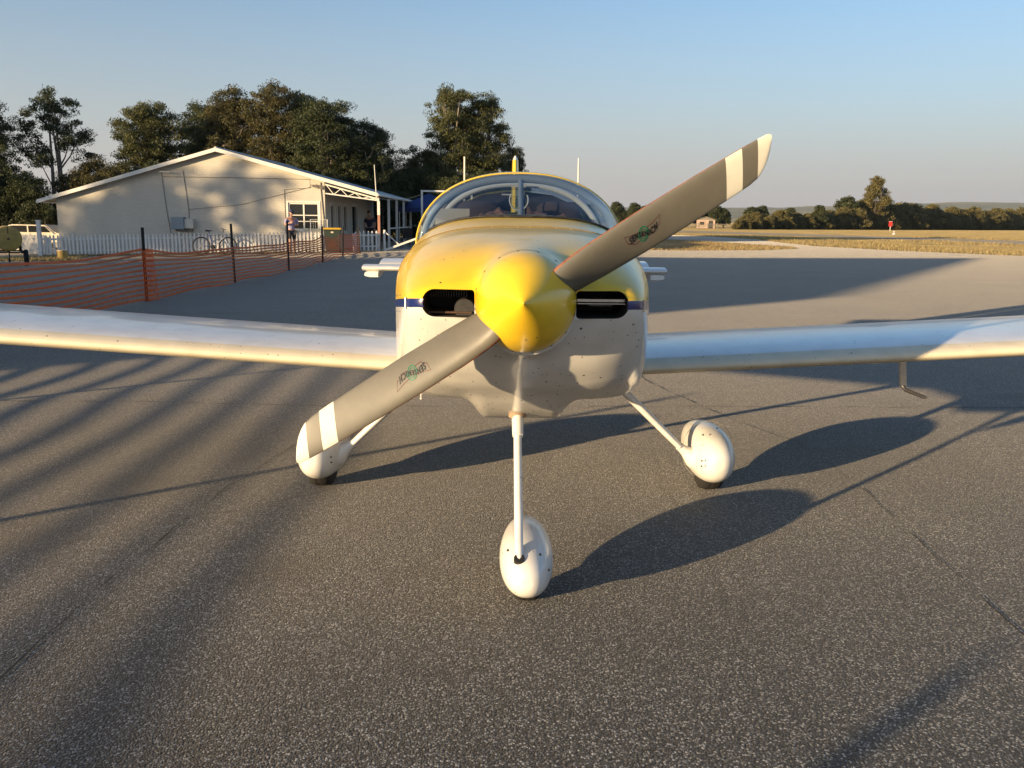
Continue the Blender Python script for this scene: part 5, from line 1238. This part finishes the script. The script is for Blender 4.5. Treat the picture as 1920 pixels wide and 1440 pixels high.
t = thing('shed', 'small weathered shed sunlit at the far edge of the field', 'shed', (48.5, 213, 0), R(-12)); O = Vector((0, 0, 0))
mb = MB(); mb.box((-2.2, -1.6, 0), (2.2, 1.6, 2.0)); mb.build('wall', mat('pink weathered wall', (.45, .33, .26), .85, var=.3, vscale=1.5), t, org=O)
mb = MB(); mb.loft([[Vector((x, -1.9, z)) for x, z in ((-2.5, 2.02), (0, 2.75), (2.5, 2.02), (2.5, 2.1), (0, 2.85), (-2.5, 2.1))], [Vector((x, 1.9, z)) for x, z in ((-2.5, 2.02), (0, 2.75), (2.5, 2.02), (2.5, 2.1), (0, 2.85), (-2.5, 2.1))]], cap0=True, cap1=True); mb.build('roof', M_dull, t, org=O)
MB().box((.7, -1.66, 0), (1.7, -1.605, 1.85)).build('door', M_dark, t, org=O); MB().box((-1.4, -1.66, .8), (-.4, -1.605, 1.5)).build('window', M_pane, t, org=O)
MB().prism([(-2.2, 2.0), (2.2, 2.0), (0, 2.72)], 'y', -1.6, -1.55).build('gable', M_dull, t, org=O)
t = thing('paddock_fence', 'low timber paddock fence in front of the far shed', 'fence', (36, 203, 0), R(3))
for k in range(10): MB().box((2.2*k-.09, -.09, 0), (2.2*k+.09, .09, 1.25)).build('post', M_dull, t, org=O)
for z in (.5, .95): MB().box((-.1, -.13, z), (19.9, -.09, z+.14)).build('rail', M_dull, t, org=O)
t = thing('marker_board', 'red marker board on a white post before the scrub belt', 'marker', (87.5, 198, 0))
MB().box((-.06, -.06, 0), (.06, .06, 1.0)).build('post', M_trim, t, org=O); MB().box((-.38, -.05, 1.0), (.38, .05, 2.1)).build('board', mat('red board', (.60, .03, .03), .5), t, org=O); MB().box((-.40, -.06, 2.1), (.40, .06, 2.16)).build('board_cap', M_trim, t, org=O)
t = thing('cone_marker', 'tiny white cone marker beside the far runway', 'cone', (58.5, 130, 0))
MB().lathe((0, 0, 0), (0, 0, 1), [(0, .30), (.03, .30), (.03, .2), (.5, .05), (.5, 0)], 16, cap0=True).build('cone', M_trim, t, org=O); MB().lathe((0, 0, .22), (0, 0, 1), [(0, .142), (.08, .115)], 16).build('band', mat('red band', (.6, .05, .03), .5), t, org=O)
# dry grass standing along the edges of the sealed surfaces
rg = np.random.default_rng(9); V, Tn = [], []
def edge(p, q, n, spread, h):
    p, q = np.array(p), np.array(q); d = q-p; nrm = np.array([-d[1], d[0]])/np.linalg.norm(d)
    u = rg.random((n, 1)); off = rg.random((n, 1))**1.6*spread; base = p+d*u+nrm*off*1
    hh = h*rg.uniform(.5, 1.3, n); a = rg.uniform(0, np.pi, n); w = .025*rg.uniform(.6, 1.5, n); lean = rg.normal(0, .35, (n, 2))*hh[:, None]
    z = np.array([gz(x, y) for x, y in base])-.03
    for i in range(n):
        x, y = base[i]; dx, dy = math.cos(a[i])*w[i], math.sin(a[i])*w[i]
        V.extend([(x-dx, y-dy, z[i]), (x+dx, y+dy, z[i]), (x+lean[i, 0], y+lean[i, 1], z[i]+hh[i])])
    Tn.extend(np.clip(rg.normal(.55, .25, n), 0, 1))
A = APRON
for a, b in ((3, 4), (4, 5), (5, 6), (6, 7), (7, 8), (8, 9), (9, 10)): edge(A[a], A[b], int(220*math.dist(A[a], A[b])), -9, .17)
for a, b in ((17, 18), (18, 19), (19, 20), (20, 21), (21, 22), (22, 23)): edge(A[a], A[b], int(150*math.dist(A[a], A[b])), -6, .13)
edge((40.5, 66), (40, 80), 1500, 6, .2); edge((53, 86), (48, 102), 1500, -8, .2); edge((90, 35), (53, 86), 4000, -8, .2); edge((70, 20), (40.5, 66), 5000, 6, .18)
edge((-18.5, 31.9), (-8.6, 32.1), 2500, .25, .10); edge((-19.5, 25.4), (-15, 26.6), 3500, 5, .12)
o = link('grass', fastmesh('grass', V, np.arange(len(V)).reshape(-1, 3), Tn, [L_straw])); tag(o, 'dry straw coloured grass along the edges of the sealed surfaces', 'grass', None, 'stuff')
# distant hills
HP = [(-9000, 60), (-3000, 70), (0, 85), (900, 95), (1700, 104), (2300, 122), (2650, 140), (2900, 148), (3300, 158), (3600, 156), (4000, 178), (4400, 198), (5200, 190), (7000, 150), (9000, 110)]
mb = MB(); rings = []; rnd = random.Random(4); nx = 220
jit = [[rnd.uniform(-1, 1) for _ in range(nx+1)] for _ in range(9)]
for r_, (yy_, k) in enumerate(((4300, -.02), (4700, .22), (5000, .42), (5300, .55), (5600, .78), (5900, .96), (6200, 1.0), (6700, .8), (7600, .0))):
    rings.append([Vector((-9000+18000*i/nx, yy_+jit[r_][i]*60, lerp(HP, -9000+18000*i/nx)*k*(1+.05*jit[r_][i]+.10*math.sin(i*.31+r_*1.7)*(k < .9))-1*(k <= 0))) for i in range(nx+1)])
mb.loft(rings, closed=False); o = mb.build('hills', M_hill, None, 80); o['kind'] = 'structure'
# smoky evening air
hm = MB().box((-9300, -3200, -3), (9300, 9300, 300)).build('haze', mat('x_', (1, 1, 1)))
M = bpy.data.materials.new('hazy air'); M.use_nodes = True; nt = M.node_tree; nt.nodes.remove(nt.nodes['Principled BSDF'])
pv = N(nt, 'ShaderNodeVolumePrincipled'); pv.inputs['Color'].default_value = (.74, .81, .94, 1); pv.inputs['Density'].default_value = 7e-5; pv.inputs['Anisotropy'].default_value = .2
nt.links.new(pv.outputs[0], nt.nodes['Material Output'].inputs['Volume']); hm.data.materials.clear(); hm.data.materials.append(M); hm['kind'] = 'stuff'; hm['label'] = 'thin smoky evening haze over the airfield'; hm['category'] = 'haze'
